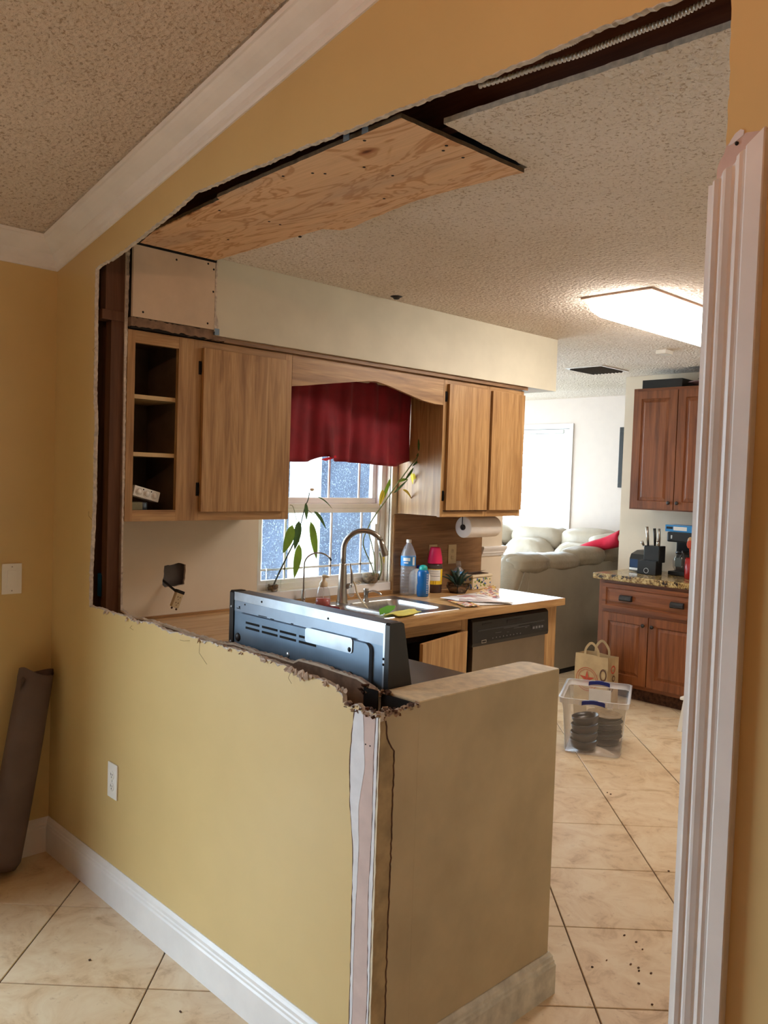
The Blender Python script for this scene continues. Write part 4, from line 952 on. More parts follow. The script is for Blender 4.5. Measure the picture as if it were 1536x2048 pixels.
MB().lathe([(.0335, .06), (.0335, .105)], (.055, 2.455, CT), 22).build('label', M['labelblue'], t)
MB().lathe([(.017, .139), (.013, .168), (0, .169)], (.055, 2.455, CT), 16).build('cap', M['clearplastic'], t)
# succulent in a faceted glass planter
cx, cy = .175, 2.318
t = thing('succulent_planter', (cx, cy, CT), 'dark succulent in a faceted glass planter on the worktop', 'plant')
n = 6; lo = [(cx+.045*math.cos(a), cy+.052*math.sin(a), CT+.001) for a in [2*math.pi*k/n+.2 for k in range(n)]]; hi = [(cx+.070*math.cos(a), cy+.080*math.sin(a), CT+.042+.012*(k % 2)) for k, a in enumerate([2*math.pi*k/n+.2 for k in range(n)])]
MB().add(lo+hi, [(k, (k+1) % n, n+(k+1) % n, n+k) for k in range(n)]+[tuple(range(n))]).build('glass_bowl', M['amberglass'], t)
fr_ = MB()
for k in range(n): fr_.tube([lo[k], lo[(k+1) % n]], .0018, 6).tube([hi[k], hi[(k+1) % n]], .0018, 6).tube([lo[k], hi[k]], .0018, 6)
fr_.build('metal_frame', M['blackm'], t)
MB().lathe([(0, .002), (.04, .002), (.052, .020), (.040, .028), (0, .032)], (cx, cy, CT), 14).build('gravel', M['pebble'], t)
for k in range(11):
    a = k*2.4; r_ = .045+.045*((k*37) % 10)/10; h_ = .115 if k < 3 else .10-.035*(r_-.045)/.045
    l = MB(); leafmesh(l, (cx+.008*math.cos(a), cy+.008*math.sin(a), CT+.03), (cx+r_*math.cos(a)*1.1, cy+r_*math.sin(a)*1.25, CT+.03+h_*.95), .024, (-math.sin(a), math.cos(a), 0), .012, fold=.5)
    o = l.build('leaf', M['succ'], t); md = o.modifiers.new('thick', 'SOLIDIFY'); md.thickness = .005
# wipes tub with dots
x0, x1, y0_, y1_ = .045, .155, 2.475, 2.665
t = thing('wipes_box', (.10, 2.57, CT), 'white plastic wipes box with green and blue dots at the end of the wood panel', 'box')
MB().box(x0+.004, x1-.004, y0_+.004, y1_-.004, CT+.0005, CT+.072, bev=.006).build('tub', M['ivory'], t)
MB().box(x0, x1, y0_, y1_, CT+.0725, CT+.090, bev=.007).build('lid', M['ivory'], t)
MB().prism([(x0+.01, y0_+.01), (x1-.012, y0_+.012), (x1-.02, y1_-.02), (x0+.012, y1_-.01)], 'z', CT+.0905, CT+.094).add([(x0+.02, y0_+.03, CT+.094), (x1-.02, y0_+.05, CT+.10), (x1-.03, y1_-.03, CT+.112), (x0+.02, y1_-.05, CT+.094)], [(0, 1, 2, 3)]).build('brown_paper', plain('brown_napkin', (96, 74, 58), .9, var=.2), t)
rd = random.Random(12); dots = {'green': MB(), 'blue': MB()}
for k in range(46):
    r_ = rd.uniform(.003, .0085); key = rd.choice(('green', 'green', 'blue')); yy = rd.uniform(y0_+.014, y1_-.014); zz = CT+rd.uniform(.010, .066)
    if k % 3: dots[key].lathe([(r_, 0), (r_, .0006), (0, .0006)], (x1-.0042, yy, zz), 12, axis='x')
    else: dots[key].lathe([(0, -.0006), (r_, -.0006), (r_, 0)], (rd.uniform(x0+.015, x1-.015), y0_+.0042, zz), 12, axis='y')
dots['green'].build('dot_print', plain('green_dots', (140, 160, 70), .5, var=0), t); dots['blue'].build('dot_print', plain('blue_dots', (90, 120, 180), .5, var=0), t)
# flyers and card
def sheet(name, pts, z, mat, label, seed=0, lift=.006):
    r = random.Random(seed); n = 10; vs = []; A_, B_, C_, D_ = [Vector(p) for p in pts]
    for j in range(n+1):
        for i in range(n+1):
            u, v = i/n, j/n; p = A_.lerp(B_, u).lerp(D_.lerp(C_, u), v); vs.append((p.x, p.y, z+lift*(.5+.5*math.sin(5*u+seed)*math.cos(4*v+seed))*min(1, 3*min(u, 1-u, v, 1-v)+.25)))
    m = MB(); m.add(vs, [(j*(n+1)+i, j*(n+1)+i+1, (j+1)*(n+1)+i+1, (j+1)*(n+1)+i) for j in range(n) for i in range(n)], 0, True)
    o = m.build(name, M[mat]); md = o.modifiers.new('thick', 'SOLIDIFY'); md.thickness = .0008
    return tag(o, label, 'paper', 'flyers on the worktop')
F1 = [(x, y) for x, y, z in [(0.393, 2.021, 0.915), (0.555, 1.956, 0.915), (0.650, 2.236, 0.915), (0.322, 2.456, 0.915)]]
sheet('flyer', F1, CT+.004, 'labelwhite', 'white folded flyer with red edge, lowest of the papers on the worktop', 2, .004)
F2 = [(x, y) for x, y, z in [(0.314, 2.008, 0.925), (0.457, 2.000, 0.925), (0.663, 2.201, 0.925), (0.284, 2.456, 0.925)]]
sheet('flyer', F2, CT+.012, 'mag', 'crumpled colour printed flyer, topmost of the papers on the worktop', 5, .012)
F3 = [(x, y) for x, y, z in [(0.389, 1.985, 0.920), (0.580, 1.906, 0.920), (0.612, 1.988, 0.920), (0.383, 2.116, 0.920)]]
sheet('flyer', F3, CT+.0085, 'mag2', 'red and white flyer corner poking out under the crumpled flyer', 1, .002)
m = MB(); c4 = [(0.200, 2.454, 0.894), (0.200, 2.665, 0.872), (0.200, 2.628, 0.924), (0.200, 2.435, 0.904)]
q = [(0.352, 2.439, 0.955)]; 
cA, cB, cC, cD = [(Vector(v)) for v in [(0.350, 2.262, 0.930), (0.516, 2.277, 0.930), (0.266, 2.567, 0.930), (0.203, 2.590, 0.930)]]
m.add([cA+Vector((0, 0, 0)), cB, cC+Vector((-.01, 0, .018)), cD+Vector((-.01, 0, .016)), cA+Vector((0, 0, .001)), cB+Vector((0, 0, .001)), cC+Vector((-.01, 0, .019)), cD+Vector((-.01, 0, .017))], [(0, 1, 2, 3), (7, 6, 5, 4), (0, 4, 5, 1), (1, 5, 6, 2), (2, 6, 7, 3), (3, 7, 4, 0)])
tag(m.build('flyer', M['mag2']), 'colourful card with yellow panel leaning up behind the crumpled flyer', 'paper', 'flyers on the worktop')
# socket plates on the wood panel
def plate(name, y, z, label, x=.0085, screws=True):
    t = thing(name, (x, y, z), label, 'socket')
    MB().box(x, x+.005, y-.036, y+.036, z-.058, z+.058, bev=.002).build('cover_plate', M['almond'], t)
    for dz in (.02, -.02):
        o = MB().lathe([(.014, 0), (.0135, .002), (0, .002)], (x+.005, y, z+dz), 16, axis='x').build('outlet_face', M['almond'], t)
        k = MB()
        for dy in (-.005, .005): k.box(x+.007, x+.0075, y+dy-.001, y+dy+.001, z+dz, z+dz+.007)
        k.lathe([(.0018, 0), (.0018, .0005)], (x+.007, y, z+dz-.006), 8, axis='x').build('slots', M['ink'], o)
plate('socket', 2.268, 1.128, 'almond double socket on the wood panel behind the pink cup')
plate('socket', 2.442, 1.122, 'almond double socket on the wood panel above the succulent')
# paper towel roll
t = thing('paper_towel_roll', (.20, 2.46, 1.30), 'white paper towel roll hanging on its side under the right wall cabinet', 'paper towel')
MB().lathe([(.020, 2.315), (.060, 2.315), (.0615, 2.318), (.0615, 2.592), (.060, 2.595), (.020, 2.595)], (.20, 0, 1.300), 40, axis='y').build('towel', M['towel'], t)
MB().lathe([(.020, 2.316), (.019, 2.316), (.019, 2.594), (.020, 2.594)], (.20, 0, 1.300), 24, axis='y').build('core', M['core'], t)
MB().tube([(.20, 2.312, 1.300), (.20, 2.600, 1.300)], .006, 10).lathe([(0, 2.308), (.017, 2.308), (.017, 2.3145), (0, 2.3145)], (.20, 0, 1.300), 18, axis='y').tube([(.20, 2.305, 1.300), (.20, 2.305, 1.373)], .003, 8).tube([(.20, 2.605, 1.300), (.20, 2.605, 1.373)], .003, 8).tube([(.20, 2.305, 1.3), (.20, 2.316, 1.3)], .003, 8).tube([(.20, 2.598, 1.3), (.20, 2.605, 1.3)], .003, 8).build('holder', M['bronze'], t)

# ---- stove against the half wall; we see the back of its control panel
t = thing('stove', (1.42, .45, 0), 'black electric stove seen from behind over the cut half wall', 'stove')
MB().box(1.052, 1.796, .150, .775, .02, .895).build('body', M['black'], t)
MB().box(1.050, 1.798, .225, .800, .896, .914, bev=.004).build('cooktop', M['cooktop'], t)
MB().box(1.06, 1.79, .776, .800, .30, .86, bev=.004).build('oven_door', M['black'], t)
MB().tube([(1.12, .83, .80), (1.73, .83, .80)], .011, 12).tube([(1.14, .80, .80), (1.14, .83, .80)], .007, 8).tube([(1.71, .80, .80), (1.71, .83, .80)], .007, 8).build('oven_handle', M['steel'], t)
by, bx0, bx1, bz0, bz1 = .158, 1.070, 1.781, .915, 1.186
MB().box(bx0, bx1, by, by+.055, bz0, bz1-.001).build('panel_back', M['galv'], t)
MB().box(bx0, bx1, by-.0022, by-.0001, bz1-.028, bz1-.0005).build('top_strip', M['galv_lt'], t)
MB().box(bx0+.001, bx1, by-.0012, by-.0001, bz1-.062, bz1-.029).build('flange', plain('zinc_flange', (146, 158, 172), .35, .8, var=.08, vs=6), t)
# raised pressing
rp = rr_(bx0+.035, bx1-.050, .93, bz1-.062, .018); m = MB(); n = len(rp)
cxr, czr = (bx0+bx1)/2, 1.03
m.add([(x, by-.0002, z) for x, z in rp]+[(cxr+(x-cxr)*.992, by-.010, czr+(z-czr)*.975) for x, z in rp], [(i, (i+1) % n, n+(i+1) % n, n+i) for i in range(n)]+[tuple(range(n, 2*n))[::-1]])
m.build('pressed_panel', M['galv'], t)
sl = MB(); py = by-.0108
for g0 in (1.150, 1.238, 1.330, 1.424):
    w_ = .074 if g0 < 1.2 else .080
    for zz in (1.096, 1.080):
        sl.box(g0, g0+w_, py, py+.0010, zz-.0035, zz+.0035)
sl.build('vent_slot', M['dark'], t)
sl = MB()
for a, b_, z in ((1.205, 1.25, 1.119), (1.268, 1.287, 1.1175), (1.372, 1.384, 1.118), (1.084, 1.105, 1.126)): sl.box(a, b_, by-.0118 if False else by-.0016, by-.0010, z+.006, z+.0085)
sl.build('notch', M['dark'], t)
for x, z in ((1.108, 1.042), (1.655, 1.020)):
    MB().lathe([(0, -.0075), (.008, -.006), (.0125, -.003), (.0145, 0)], (x, by-.0102, z), 20, axis='y').build('round_plug', M['bronze'], t)
MB().lathe([(0, -.002), (.0075, -.0018), (.009, 0)], (1.372, by-.0102, 1.031), 16, axis='y').build('button_cap', M['galv_lt'], t)
for x, z, yy in ((1.13, 1.150, by-.0003), (1.125, 1.018, by-.0102), (1.17, 1.015, by-.0102), (1.565, .998, by-.0102), (1.635, .988, by-.0102), (1.100, 1.138, by-.0012), (1.222, 1.171, by-.0022), (1.545, 1.165, by-.0022)):
    MB().lathe([(0, -.0022), (.0026, -.0018), (.0035, 0)], (x, yy, z), 10, axis='y').build('screw', M['dark'], t)
# cover plate
cpz = rr_(1.455, 1.662, 1.085, 1.127, .009); m = MB(); n = len(cpz)
m.add([(x, by-.013, z) for x, z in cpz]+[(x, by-.0105, z) for x, z in cpz], [tuple(range(n)), ]+[(i, n+i, n+(i+1) % n, (i+1) % n) for i in range(n)]); m.build('cover_plate', M['galv_lt'], t)
MB().lathe([(0, -.002), (.004, -.002), (.006, -.0008), (.007, 0)], (1.651, by-.0131, 1.095), 14, axis='y').build('screw', M['blackm'], t)
# end caps, sloping front
for xa, xb_ in ((1.047, 1.0695), (1.7815, 1.7985)):
    cap = [(by-.004, .914), (by-.004, 1.182), (by+.001, 1.188), (by+.040, 1.188), (by+.050, 1.183), (by+.092, .985), (by+.100, .930), (by+.096, .9145)]
    MB().prism(cap, 'x', xa, xb_).build('end_cap', M['black'], t)
MB().box(1.774, 1.781, by-.0030, by-.0005, .92, 1.158).build('edge_strip', M['galv_lt'], t)
for z in (.96, 1.075, 1.09): MB().lathe([(0, -.0025), (.003, -.002), (.0038, 0)], (1.7775, by-.0031, z), 10, axis='y').build('screw', M['blackm'], t)
for z in (1.135, 1.02): MB().lathe([(0, -.0025), (.004, -.002), (.005, 0)], (1.0585, by-.0041, z), 10, axis='y').build('screw', M['galv_lt'], t)
MB().prism([(by+.0555, .9145), (by+.090, .9145), (by+.086, .985), (by+.0555, 1.175)], 'x', 1.07, 1.781).build('control_fascia', M['black'], t)
# ---- blue box seen in the open cavity at the left
tag(MB().box(.255, .300, .070, .115, 1.075, 1.165, bev=.004).box(.30, .305, .080, .104, 1.10, 1.13).build('electrical_box', M['blue_box']), 'blue plastic electrical box inside the open wall cavity at left', 'box')
# ---- plywood patch on the kitchen ceiling
pl = jag([(1.905, .030), (1.911, .509)], .02, .001, 71)+jag([(1.911, .509), (1.88, .503), (1.60, .482), (1.489, .487), (1.22, .530), (1.16, .546), (1.10, .540), (1.062, .488), (.80, .489), (.385, .486)], .02, .0025, 72)+jag([(.385, .486), (.383, .155), (.55, .115), (.60, .108), (.90, .085), (1.05, .075), (1.06, .060), (1.40, .045), (1.905, .030)], .02, .0015, 73)[1:-1]
pwd = MB().prism(pl, 'z', 2.434, 2.4455, 0, side=1)
t = thing('plywood_patch', (1.2, .3, 2.44), 'knotty plywood sheet screwed over the hole in the kitchen ceiling', 'plywood')
pwd.build('sheet', [M['ply'], M['plyedge']], t)
MB().prism(jag([(.56, .128), (.80, .108), (1.03, .092)], .01, .002, 74)+jag([(1.03, .080), (.80, .091), (.56, .110)], .01, .002, 75), 'z', 2.430, 2.4339).build('splinter', M['ply'], t)
for x, y in [(0.956, 0.136, 2.434), (0.942, 0.483, 2.434)] and [(p_[0], p_[1]) for p_ in [(0.956, 0.136, 2.434), (0.687, 0.348, 2.434), (0.986, 0.315, 2.434), (0.988, 0.360, 2.434), (1.457, 0.122, 2.434), (1.481, 0.148, 2.434), (1.603, 0.187, 2.434), (1.739, 0.063, 2.434), (1.617, 0.285, 2.434), (1.457, 0.406, 2.434), (1.875, 0.225, 2.434), (1.847, 0.244, 2.434), (1.855, 0.314, 2.434), (1.373, 0.081, 2.434)]]:
    MB().lathe([(.0045, -.0008), (.0045, .0), ], (x, y, 2.4339), 10).build('screw_head', M['dark'], t)
# flexible conduit in the header
cdv = [(2.095, 0.090, 2.471), (2.167, 0.090, 2.465), (2.234, 0.090, 2.462), (2.299, 0.090, 2.458), (2.360, 0.090, 2.453), (2.406, 0.090, 2.453), (2.451, 0.090, 2.453), (2.500, 0.090, 2.453), (2.546, 0.090, 2.452), (2.590, 0.090, 2.455), (2.637, 0.090, 2.460), (2.705, 0.090, 2.462)]
pts = curve([(x, y, z) for x, y, z in cdv], 24)
co_ = MB(); rs_ = [.0066 if i % 4 < 2 else .0040 for i in range(len(pts))]; co_.tube(pts, rs_, 8)
tag(co_.build('flexible_conduit', M['conduit']), 'shiny ribbed metal conduit running along the cut header at top right', 'conduit')
cdv = [(2.286, 0.045, 2.457), (2.317, 0.045, 2.456), (2.354, 0.045, 2.455), (2.381, 0.045, 2.456), (2.394, 0.045, 2.463)]
pts = curve(cdv, 20); co_ = MB().tube(pts, [.0052 if i % 4 < 2 else .0034 for i in range(len(pts))], 8)
tag(co_.build('flexible_conduit', M['conduit']), 'short piece of ribbed conduit above the longer conduit in the header', 'conduit')
# ceiling light
fx0, fx1, fy0, fy1 = 1.13, 1.49, 2.01, 3.25
t = thing('ceiling_light', (1.3, 2.6, 2.45), 'lit fluorescent ceiling light with a thin tan frame in the kitchen', 'ceiling light')
fr_ = MB().box(fx0, fx1, fy0, fy0+.012, 2.4400, 2.4495).box(fx0, fx1, fy1-.012, fy1, 2.4400, 2.4495).box(fx0, fx0+.012, fy0+.012, fy1-.012, 2.4400, 2.4495).box(fx1-.012, fx1, fy0+.012, fy1-.012, 2.4400, 2.4495)
fr_.build('frame', plain('tan_light_frame', (190, 160, 140), .6, var=0), t)
df = MB(); a_ = rr_(fx0+.014, fx1-.014, fy0+.014, fy1-.014, .05); b_ = rr_(fx0+.05, fx1-.05, fy0+.05, fy1-.05, .05); n = len(a_)
df.add([(x, y, 2.446) for x, y in a_]+[(x+(1.31-x)*.02, y+(2.63-y)*.006, 2.395) for x, y in a_]+[(x, y, 2.365) for x, y in b_], [(i, (i+1) % n, n+(i+1) % n, n+i) for i in range(n)]+[(n+i, n+(i+1) % n, 2*n+(i+1) % n, 2*n+i) for i in range(n)]+[tuple(range(2*n, 3*n))], 0, True)
df.build('diffuser', M['tube'], t)
# smoke detector, vent, capped screw hole
t = thing('alarm_box', (.7, 3.66, 2.45), 'small square white alarm box on the kitchen ceiling', 'alarm')
MB().box(.665, .735, 3.60, 3.70, 2.424, 2.4495, bev=.004).build('case', M['plastic_w'], t)
MB().box(.68, .72, 3.62, 3.68, 2.4225, 2.4239).build('cover', M['plastic_w'], t)
t = thing('ceiling_vent', (-.14, 4.2, 2.45), 'slatted white ceiling vent above the living room opening', 'vent')
vx0, vx1, vy0, vy1 = -.30, .02, 4.02, 4.40
MB().box(vx0, vx1, vy0, vy0+.02, 2.443, 2.4495).box(vx0, vx1, vy1-.02, vy1, 2.443, 2.4495).box(vx0, vx0+.02, vy0+.02, vy1-.02, 2.443, 2.4495).box(vx1-.02, vx1, vy0+.02, vy1-.02, 2.443, 2.4495).build('frame', M['white'], t)
MB().box(vx0+.02, vx1-.02, vy0+.02, vy1-.02, 2.448, 2.4494).build('duct', M['dark'], t)
sm = None
for k in range(9):
    if sm is None: o = MB().box(-.0008, .0008, -.17, .17, -.008, .008).build('slat', M['bronze'], t, local=True); sm = o.data
    else: o = bpy.data.objects.new('slat', sm); COL.objects.link(o); o.parent = t
    o.location = (vx0+.035+k*.030+.14, .01, -.010); o.rotation_euler = (0, .8, 0)
t = thing('ceiling_stub', (.445, 1.468, 2.45), 'small capped pipe stub poking through the ceiling near the soffit', 'fitting')
MB().lathe([(0, -.014), (.012, -.013), (.018, -.006), (.030, 0)], (.445, 1.468, 2.4495), 18).build('cap', M['bronze'], t)
tag(MB().lathe([(0, -.004), (.006, -.003), (.007, 0)], ([(0.885, 0.528, 2.449)][0][0], [(0.885, 0.528, 2.449)][0][1], 2.4495), 10).build('ceiling_screw', M['dark']), 'dark screw head in the ceiling beside the plywood edge', 'screw')

# ---- dining side
t = thing('wall_socket', (.564, 0, .447), 'white double socket low on the yellow wall', 'socket')
MB().box(.529, .600, -.006, -.0003, .385, .512, bev=.002).build('cover_plate', M['plastic_w'], t)
for dz in (.021, -.021):
    o = MB().lathe([(0, -.002), (.0145, -.0018), (.016, 0)], (.564, -.006, .448+dz), 18, axis='y').build('outlet_face', M['plastic_w'], t)
    k = MB().box(.558, .5595, -.0086, -.0079, .448+dz, .448+dz+.008).box(.5685, .570, -.0086, -.0079, .448+dz, .448+dz+.007).lathe([(.002, -.0006), (.002, 0)], (.564, -.0080, .448+dz-.006), 8, axis='y').build('slots', M['ink'], o)
MB().lathe([(0, -.0012), (.0022, -.001), (.003, 0)], (.564, -.006, .448), 8, axis='y').build('screw', M['steel'], t)
t = thing('light_switch', (0, -.162, 1.13), 'white paddle light switch on the left wall', 'switch')
MB().box(.0003, .006, -.200, -.124, 1.069, 1.189, bev=.002).build('cover_plate', M['plastic_w'], t)
MB().box(.0062, .009, -.180, -.144, 1.095, 1.163, bev=.001).build('rocker', M['plastic_w'], t)
for z in (1.082, 1.176): MB().lathe([(.003, 0), (.002, .001), (0, .001)], (.006, -.162, z), 8, axis='x').build('screw', M['steel'], t)
# wrapped tube leaning in the corner
t = thing('paper_wrapped_bundle', (.12, -.22, 0), 'long brown paper wrapped bundle leaning in the left corner', 'bundle')
A0, A1 = Vector((.118, -.232, .028)), Vector((.068, -.082, .765)); rw_ = random.Random(2)
m = MB(); n = 22; L = 26; vs = []
ax = (A1-A0).normalized(); sd = Vector((0, 1, 0)); sd = (sd-ax*sd.dot(ax)).normalized(); up_ = ax.cross(sd)
for i in range(L+1):
    v = i/L; c_ = A0.lerp(A1, v); ry = .072*(1-.10*v)*(.80 if i == 0 else 1); rx = .048*(.75 if i == 0 else 1)
    for k in range(n):
        a = 2*math.pi*k/n; q = (abs(math.cos(a))**2.6+abs(math.sin(a))**2.6)**(-1/2.6); w_ = 1+.03*math.sin(3*a+v*6)+(.04*math.sin(5*a) if i > L-2 else 0)
        vs.append(c_+sd*ry*q*math.cos(a)*w_+up_*rx*q*math.sin(a)*w_+ax*(.012*math.sin(2*a+1) if i == L else 0))
m.add(vs, [(i*n+k, i*n+(k+1) % n, (i+1)*n+(k+1) % n, (i+1)*n+k) for i in range(L) for k in range(n)]+[tuple(range(n))[::-1]], 0, True)
m.add([v+(A1-Vector(v)).normalized()*.006 for v in vs[-n:]]+[v-ax*.05+(A1-Vector(v)).normalized()*.012 for v in vs[-n:]], [(k, (k+1) % n, n+(k+1) % n, n+k) for k in range(n)]+[tuple(range(n, 2*n))])
m.build('wrapping', M['cardboard'], t)
fp = MB(); leafmesh(fp, A1+Vector((.03, -.055, -.02)), A1+Vector((.055, -.085, -.055)), .05, (0, .3, 1), .01); fp.build('torn_flap', M['cardboard'], t)
# floor plant sprigs by the casing
pp_ = (2.335, .83)
t = thing('floor_plant', (pp_[0], pp_[1], 0), 'leafy green sprigs in a dark pot on the floor behind the door casing', 'plant')
MB().lathe([(0, 0), (.055, 0), (.075, .07), (.075, .075), (.062, .07), (0, .066)], (2.42, .80, .0005), 20).build('pot', M['black'], t)
rp_ = random.Random(8); st = MB(); lf = MB()
for k in range(16):
    a = rp_.uniform(0, 2*math.pi); r_ = rp_.uniform(.10, .21); hh = rp_.uniform(.04, .15)
    P = curve([(2.42, .80, .06), (2.42+.5*r_*math.cos(a), .80+.5*r_*math.sin(a), .08+hh*.8), (2.42+r_*math.cos(a), .80+r_*math.sin(a), .05+hh)], 6); st.tube(P, .0022, 6)
    for i in range(3, len(P), 2):
        for s_ in (-1, 1):
            p = P[i]; b_ = p+Vector((-s_*math.sin(a)*.022+.008*math.cos(a), s_*math.cos(a)*.022+.008*math.sin(a), rp_.uniform(-.008, .014))); leafmesh(lf, p, b_, .010, (0, 0, 1), .002, n=5)
st.build('stem', M['stem_dk'], t); o = lf.build('foliage', plain('sprig_green', (58, 82, 42), .6, var=.3, vs=60), t); o['kind'] = 'stuff'
MB().lathe([(0, 0), (.03, .004), (.024, .02), (0, .03)], (2.375, .86, .11), 9).build('dried_flower', M['darkbrown'], t)
cr_ = MB(); rc_ = random.Random(6)
for x, y, _ in [(1.790, 1.820, 0.000), (1.965, 1.053, 0.000), (1.953, 0.984, 0.000), (2.030, 1.094, 0.000), (2.057, 1.096, 0.000), (2.067, 1.081, 0.000), (2.100, 1.098, 0.000), (2.100, 1.018, 0.000), (1.972, 1.230, 0.000), (2.011, 1.206, 0.000), (1.924, 1.237, 0.000), (1.162, 2.394, 0.000), (1.183, 2.388, -0.000), (0.862, -0.217, 0.000), (1.278, -0.133, 0.000), (2.182, 0.951, -0.000)]:
    cr_.box(x-.004*rc_.uniform(.5, 1), x+.004*rc_.random(), y-.004, y+.004*rc_.random(), .0008, .004)
tag(cr_.build('floor_crumbs', M['darkbrown']), 'scattered dark crumbs and plaster bits on the tiled floor', 'debris', kind='stuff')
# hanging socket from the ragged hole
t = thing('dangling_receptacle', (.06, .55, 1.02), 'almond receptacle dangling on its black cable from the hole in the kitchen wall', 'socket')
pts = curve([(-.035, .505, 1.085), (.0, .510, 1.072), (.045, .520, 1.050), (.075, .535, 1.030)], 5); MB().tube(pts, .0055, 10).build('cable', M['black'], t)
ro = Matrix.Rotation(math.radians(-22), 3, 'X'); m = MB().box(-.014, .008, -.018, .018, -.068, 0, bev=.003); m.v = [tuple(ro @ Vector(v)+Vector((.085, .535, 1.034))) for v in m.v]; body = m.build('receptacle', M['almond'], t)
m = MB().box(-.018, .010, -.019, .019, -.004, .010, bev=.002); m.v = [tuple(ro @ Vector(v)+Vector((.085, .535, 1.034))) for v in m.v]; m.build('bracket', M['blackm'], t)
m = MB()
for dz in (-.024, -.050):
    for dy in (-.006, .006): m.box(.0085, .0095, dy-.0013, dy+.0013, dz, dz+.006)
    m.box(.0085, .0095, -.0015, .0015, dz-.009, dz-.006)
for dy in (-.012, .012): m.lathe([(.005, 0), (.005, .002), (.002, .002), (.002, 0)], (0, dy, -.074), 10, axis='x')
m.v = [tuple(ro @ Vector(v)+Vector((.085, .535, 1.034))) for v in m.v]; m.build('slots', M['darkbrown'], t)

# ---- window sill plants
t = thing('vase_plant', (.045, 1.095, .987), 'leafy stem with big drooping leaves in a glass vase at the left of the sill', 'plant')
MB().lathe([(.028, 0), (.030, .002), (.030, .115)], (-.012, 1.120, .9855), 24, square=8).build('vase', M['glass'], t)
MB().puff((-.012, 1.120, 1.006), (.024, .024, .019), 3, wob=.2, seed=3).build('roots', M['pebble'], t)
sp = [(0.020, 1.080, 0.999), (0.020, 1.123, 1.071), (0.020, 1.173, 1.157), (0.020, 1.224, 1.243), (0.020, 1.256, 1.319), (0.020, 1.282, 1.408), (0.020, 1.300, 1.446), (0.020, 1.309, 1.485)]; sp[0] = (-.012, 1.110, .995)
MB().tube(curve(sp, 4), [.0042]*8+[.0038]*8+[.0026]*12+[.0026], 10).build('stem', M['stem_dk'], t)
def leaf_(a, b, w, mat, t, side=(0, 1, 0), droop=.0, fold=.25):
    m = MB(); leafmesh(m, a, b, w, side, droop, fold=fold); return m.build('leaf', M[mat], t)
for (a, b), w, mt, x in (((( 582,1049), (566,1107)), .060, 'leaf', .03), (((599,1041), (590,1098)), .040, 'leaf_dk', .02), (((620,1043), (633,1119)), .046, 'leaf', .04), (((598,1088), (588,1157)), .050, 'leaf', .035), (((611,1006), (614,1040)), .024, 'leaf_dk', .02)): pass
LA = [(0.030, 1.197, 1.320), (0.030, 1.143, 1.179), (0.030, 1.238, 1.340), (0.030, 1.215, 1.194), (0.030, 1.313, 1.336), (0.030, 1.360, 1.139), (0.030, 1.242, 1.223), (0.030, 1.217, 1.049), (0.030, 1.277, 1.431), (0.030, 1.286, 1.344), (0.030, 1.337, 1.388), (0.030, 1.418, 1.296), (0.030, 1.335, 1.370), (0.030, 1.301, 1.485), (0.030, 1.317, 1.500), (0.030, 1.351, 1.465), (0.030, 1.458, 1.400), (0.030, 1.178, 1.421), (0.030, 1.222, 1.345)]
leaf_(LA[0], LA[1], .058, 'leaf', t); leaf_(LA[2], LA[3], .040, 'leaf_dk', t, (.3, 1, 0)); leaf_(LA[4], LA[5], .046, 'leaf', t); leaf_(LA[6], LA[7], .050, 'leaf', t)
leaf_(LA[8], LA[9], .024, 'leaf_dk', t); leaf_(LA[10], LA[11], .020, 'leaf_dk', t, (0, .6, 1), .01); leaf_(LA[15], LA[16], .006, 'leaf_dk', t, (0, .6, 1), .01)
MB().tube(curve([sp[5], LA[12], LA[10]], 4), .0016, 6).tube([sp[4], LA[2]], .0016, 6).tube([sp[4], LA[4]], .0016, 6).tube(curve([sp[4], LA[6]], 3), .0016, 6).tube([sp[4], LA[0]], .0016, 6).tube(curve([LA[17], tuple(Vector(LA[17])+Vector((0, .02, -.01))), LA[18]], 4), .0016, 6).build('leaf_stalks', M['stem'], t)
MB().puff(LA[14], (.007, .014, .008), 2).build('bud', M['ivory'], t)
bx_, by_ = .060, 1.760
bq = [(0.020, 1.782, 0.978)][0]
t = thing('bamboo_plant', (.0, bq[1], .987), 'tall yellowing bamboo stems in a glass bowl at the right of the sill', 'plant')
bc = (-.005, bq[1], .9865)
MB().lathe([(.0, .001), (.036, .001), (.046, .02), (.053, .066), (.0535, .068)], bc, 26).build('bowl', M['glass'], t)
MB().lathe([(0, .002), (.034, .002), (.044, .02), (.049, .052), (.03, .056), (0, .058)], bc, 20).build('pebbles', M['pebble'], t)
B1 = [(0.030, 1.771, 1.007), (0.030, 1.745, 1.078), (0.030, 1.670, 1.177), (0.030, 1.646, 1.232), (0.030, 1.665, 1.299), (0.030, 1.703, 1.367), (0.030, 1.756, 1.435), (0.030, 1.817, 1.518), (0.030, 1.883, 1.603), (0.030, 1.946, 1.681), (0.030, 1.992, 1.733), (0.030, 2.031, 1.769)]
B2 = [(0.020, 1.792, 1.005), (0.020, 1.782, 1.061), (0.020, 1.755, 1.145), (0.020, 1.711, 1.229), (0.020, 1.675, 1.290)]
B3 = [(0.040, 1.800, 1.006), (0.040, 1.809, 1.062), (0.040, 1.795, 1.118), (0.040, 1.774, 1.160)]
for B_, r_ in ((B1, .0032), (B2, .0028), (B3, .0035)):
    B_ = [(x+(z-1.0)*.18, y, z) for x, y, z in B_]
    MB().tube(curve(B_, 5), r_, 8).build('stem', M['stem'], t)
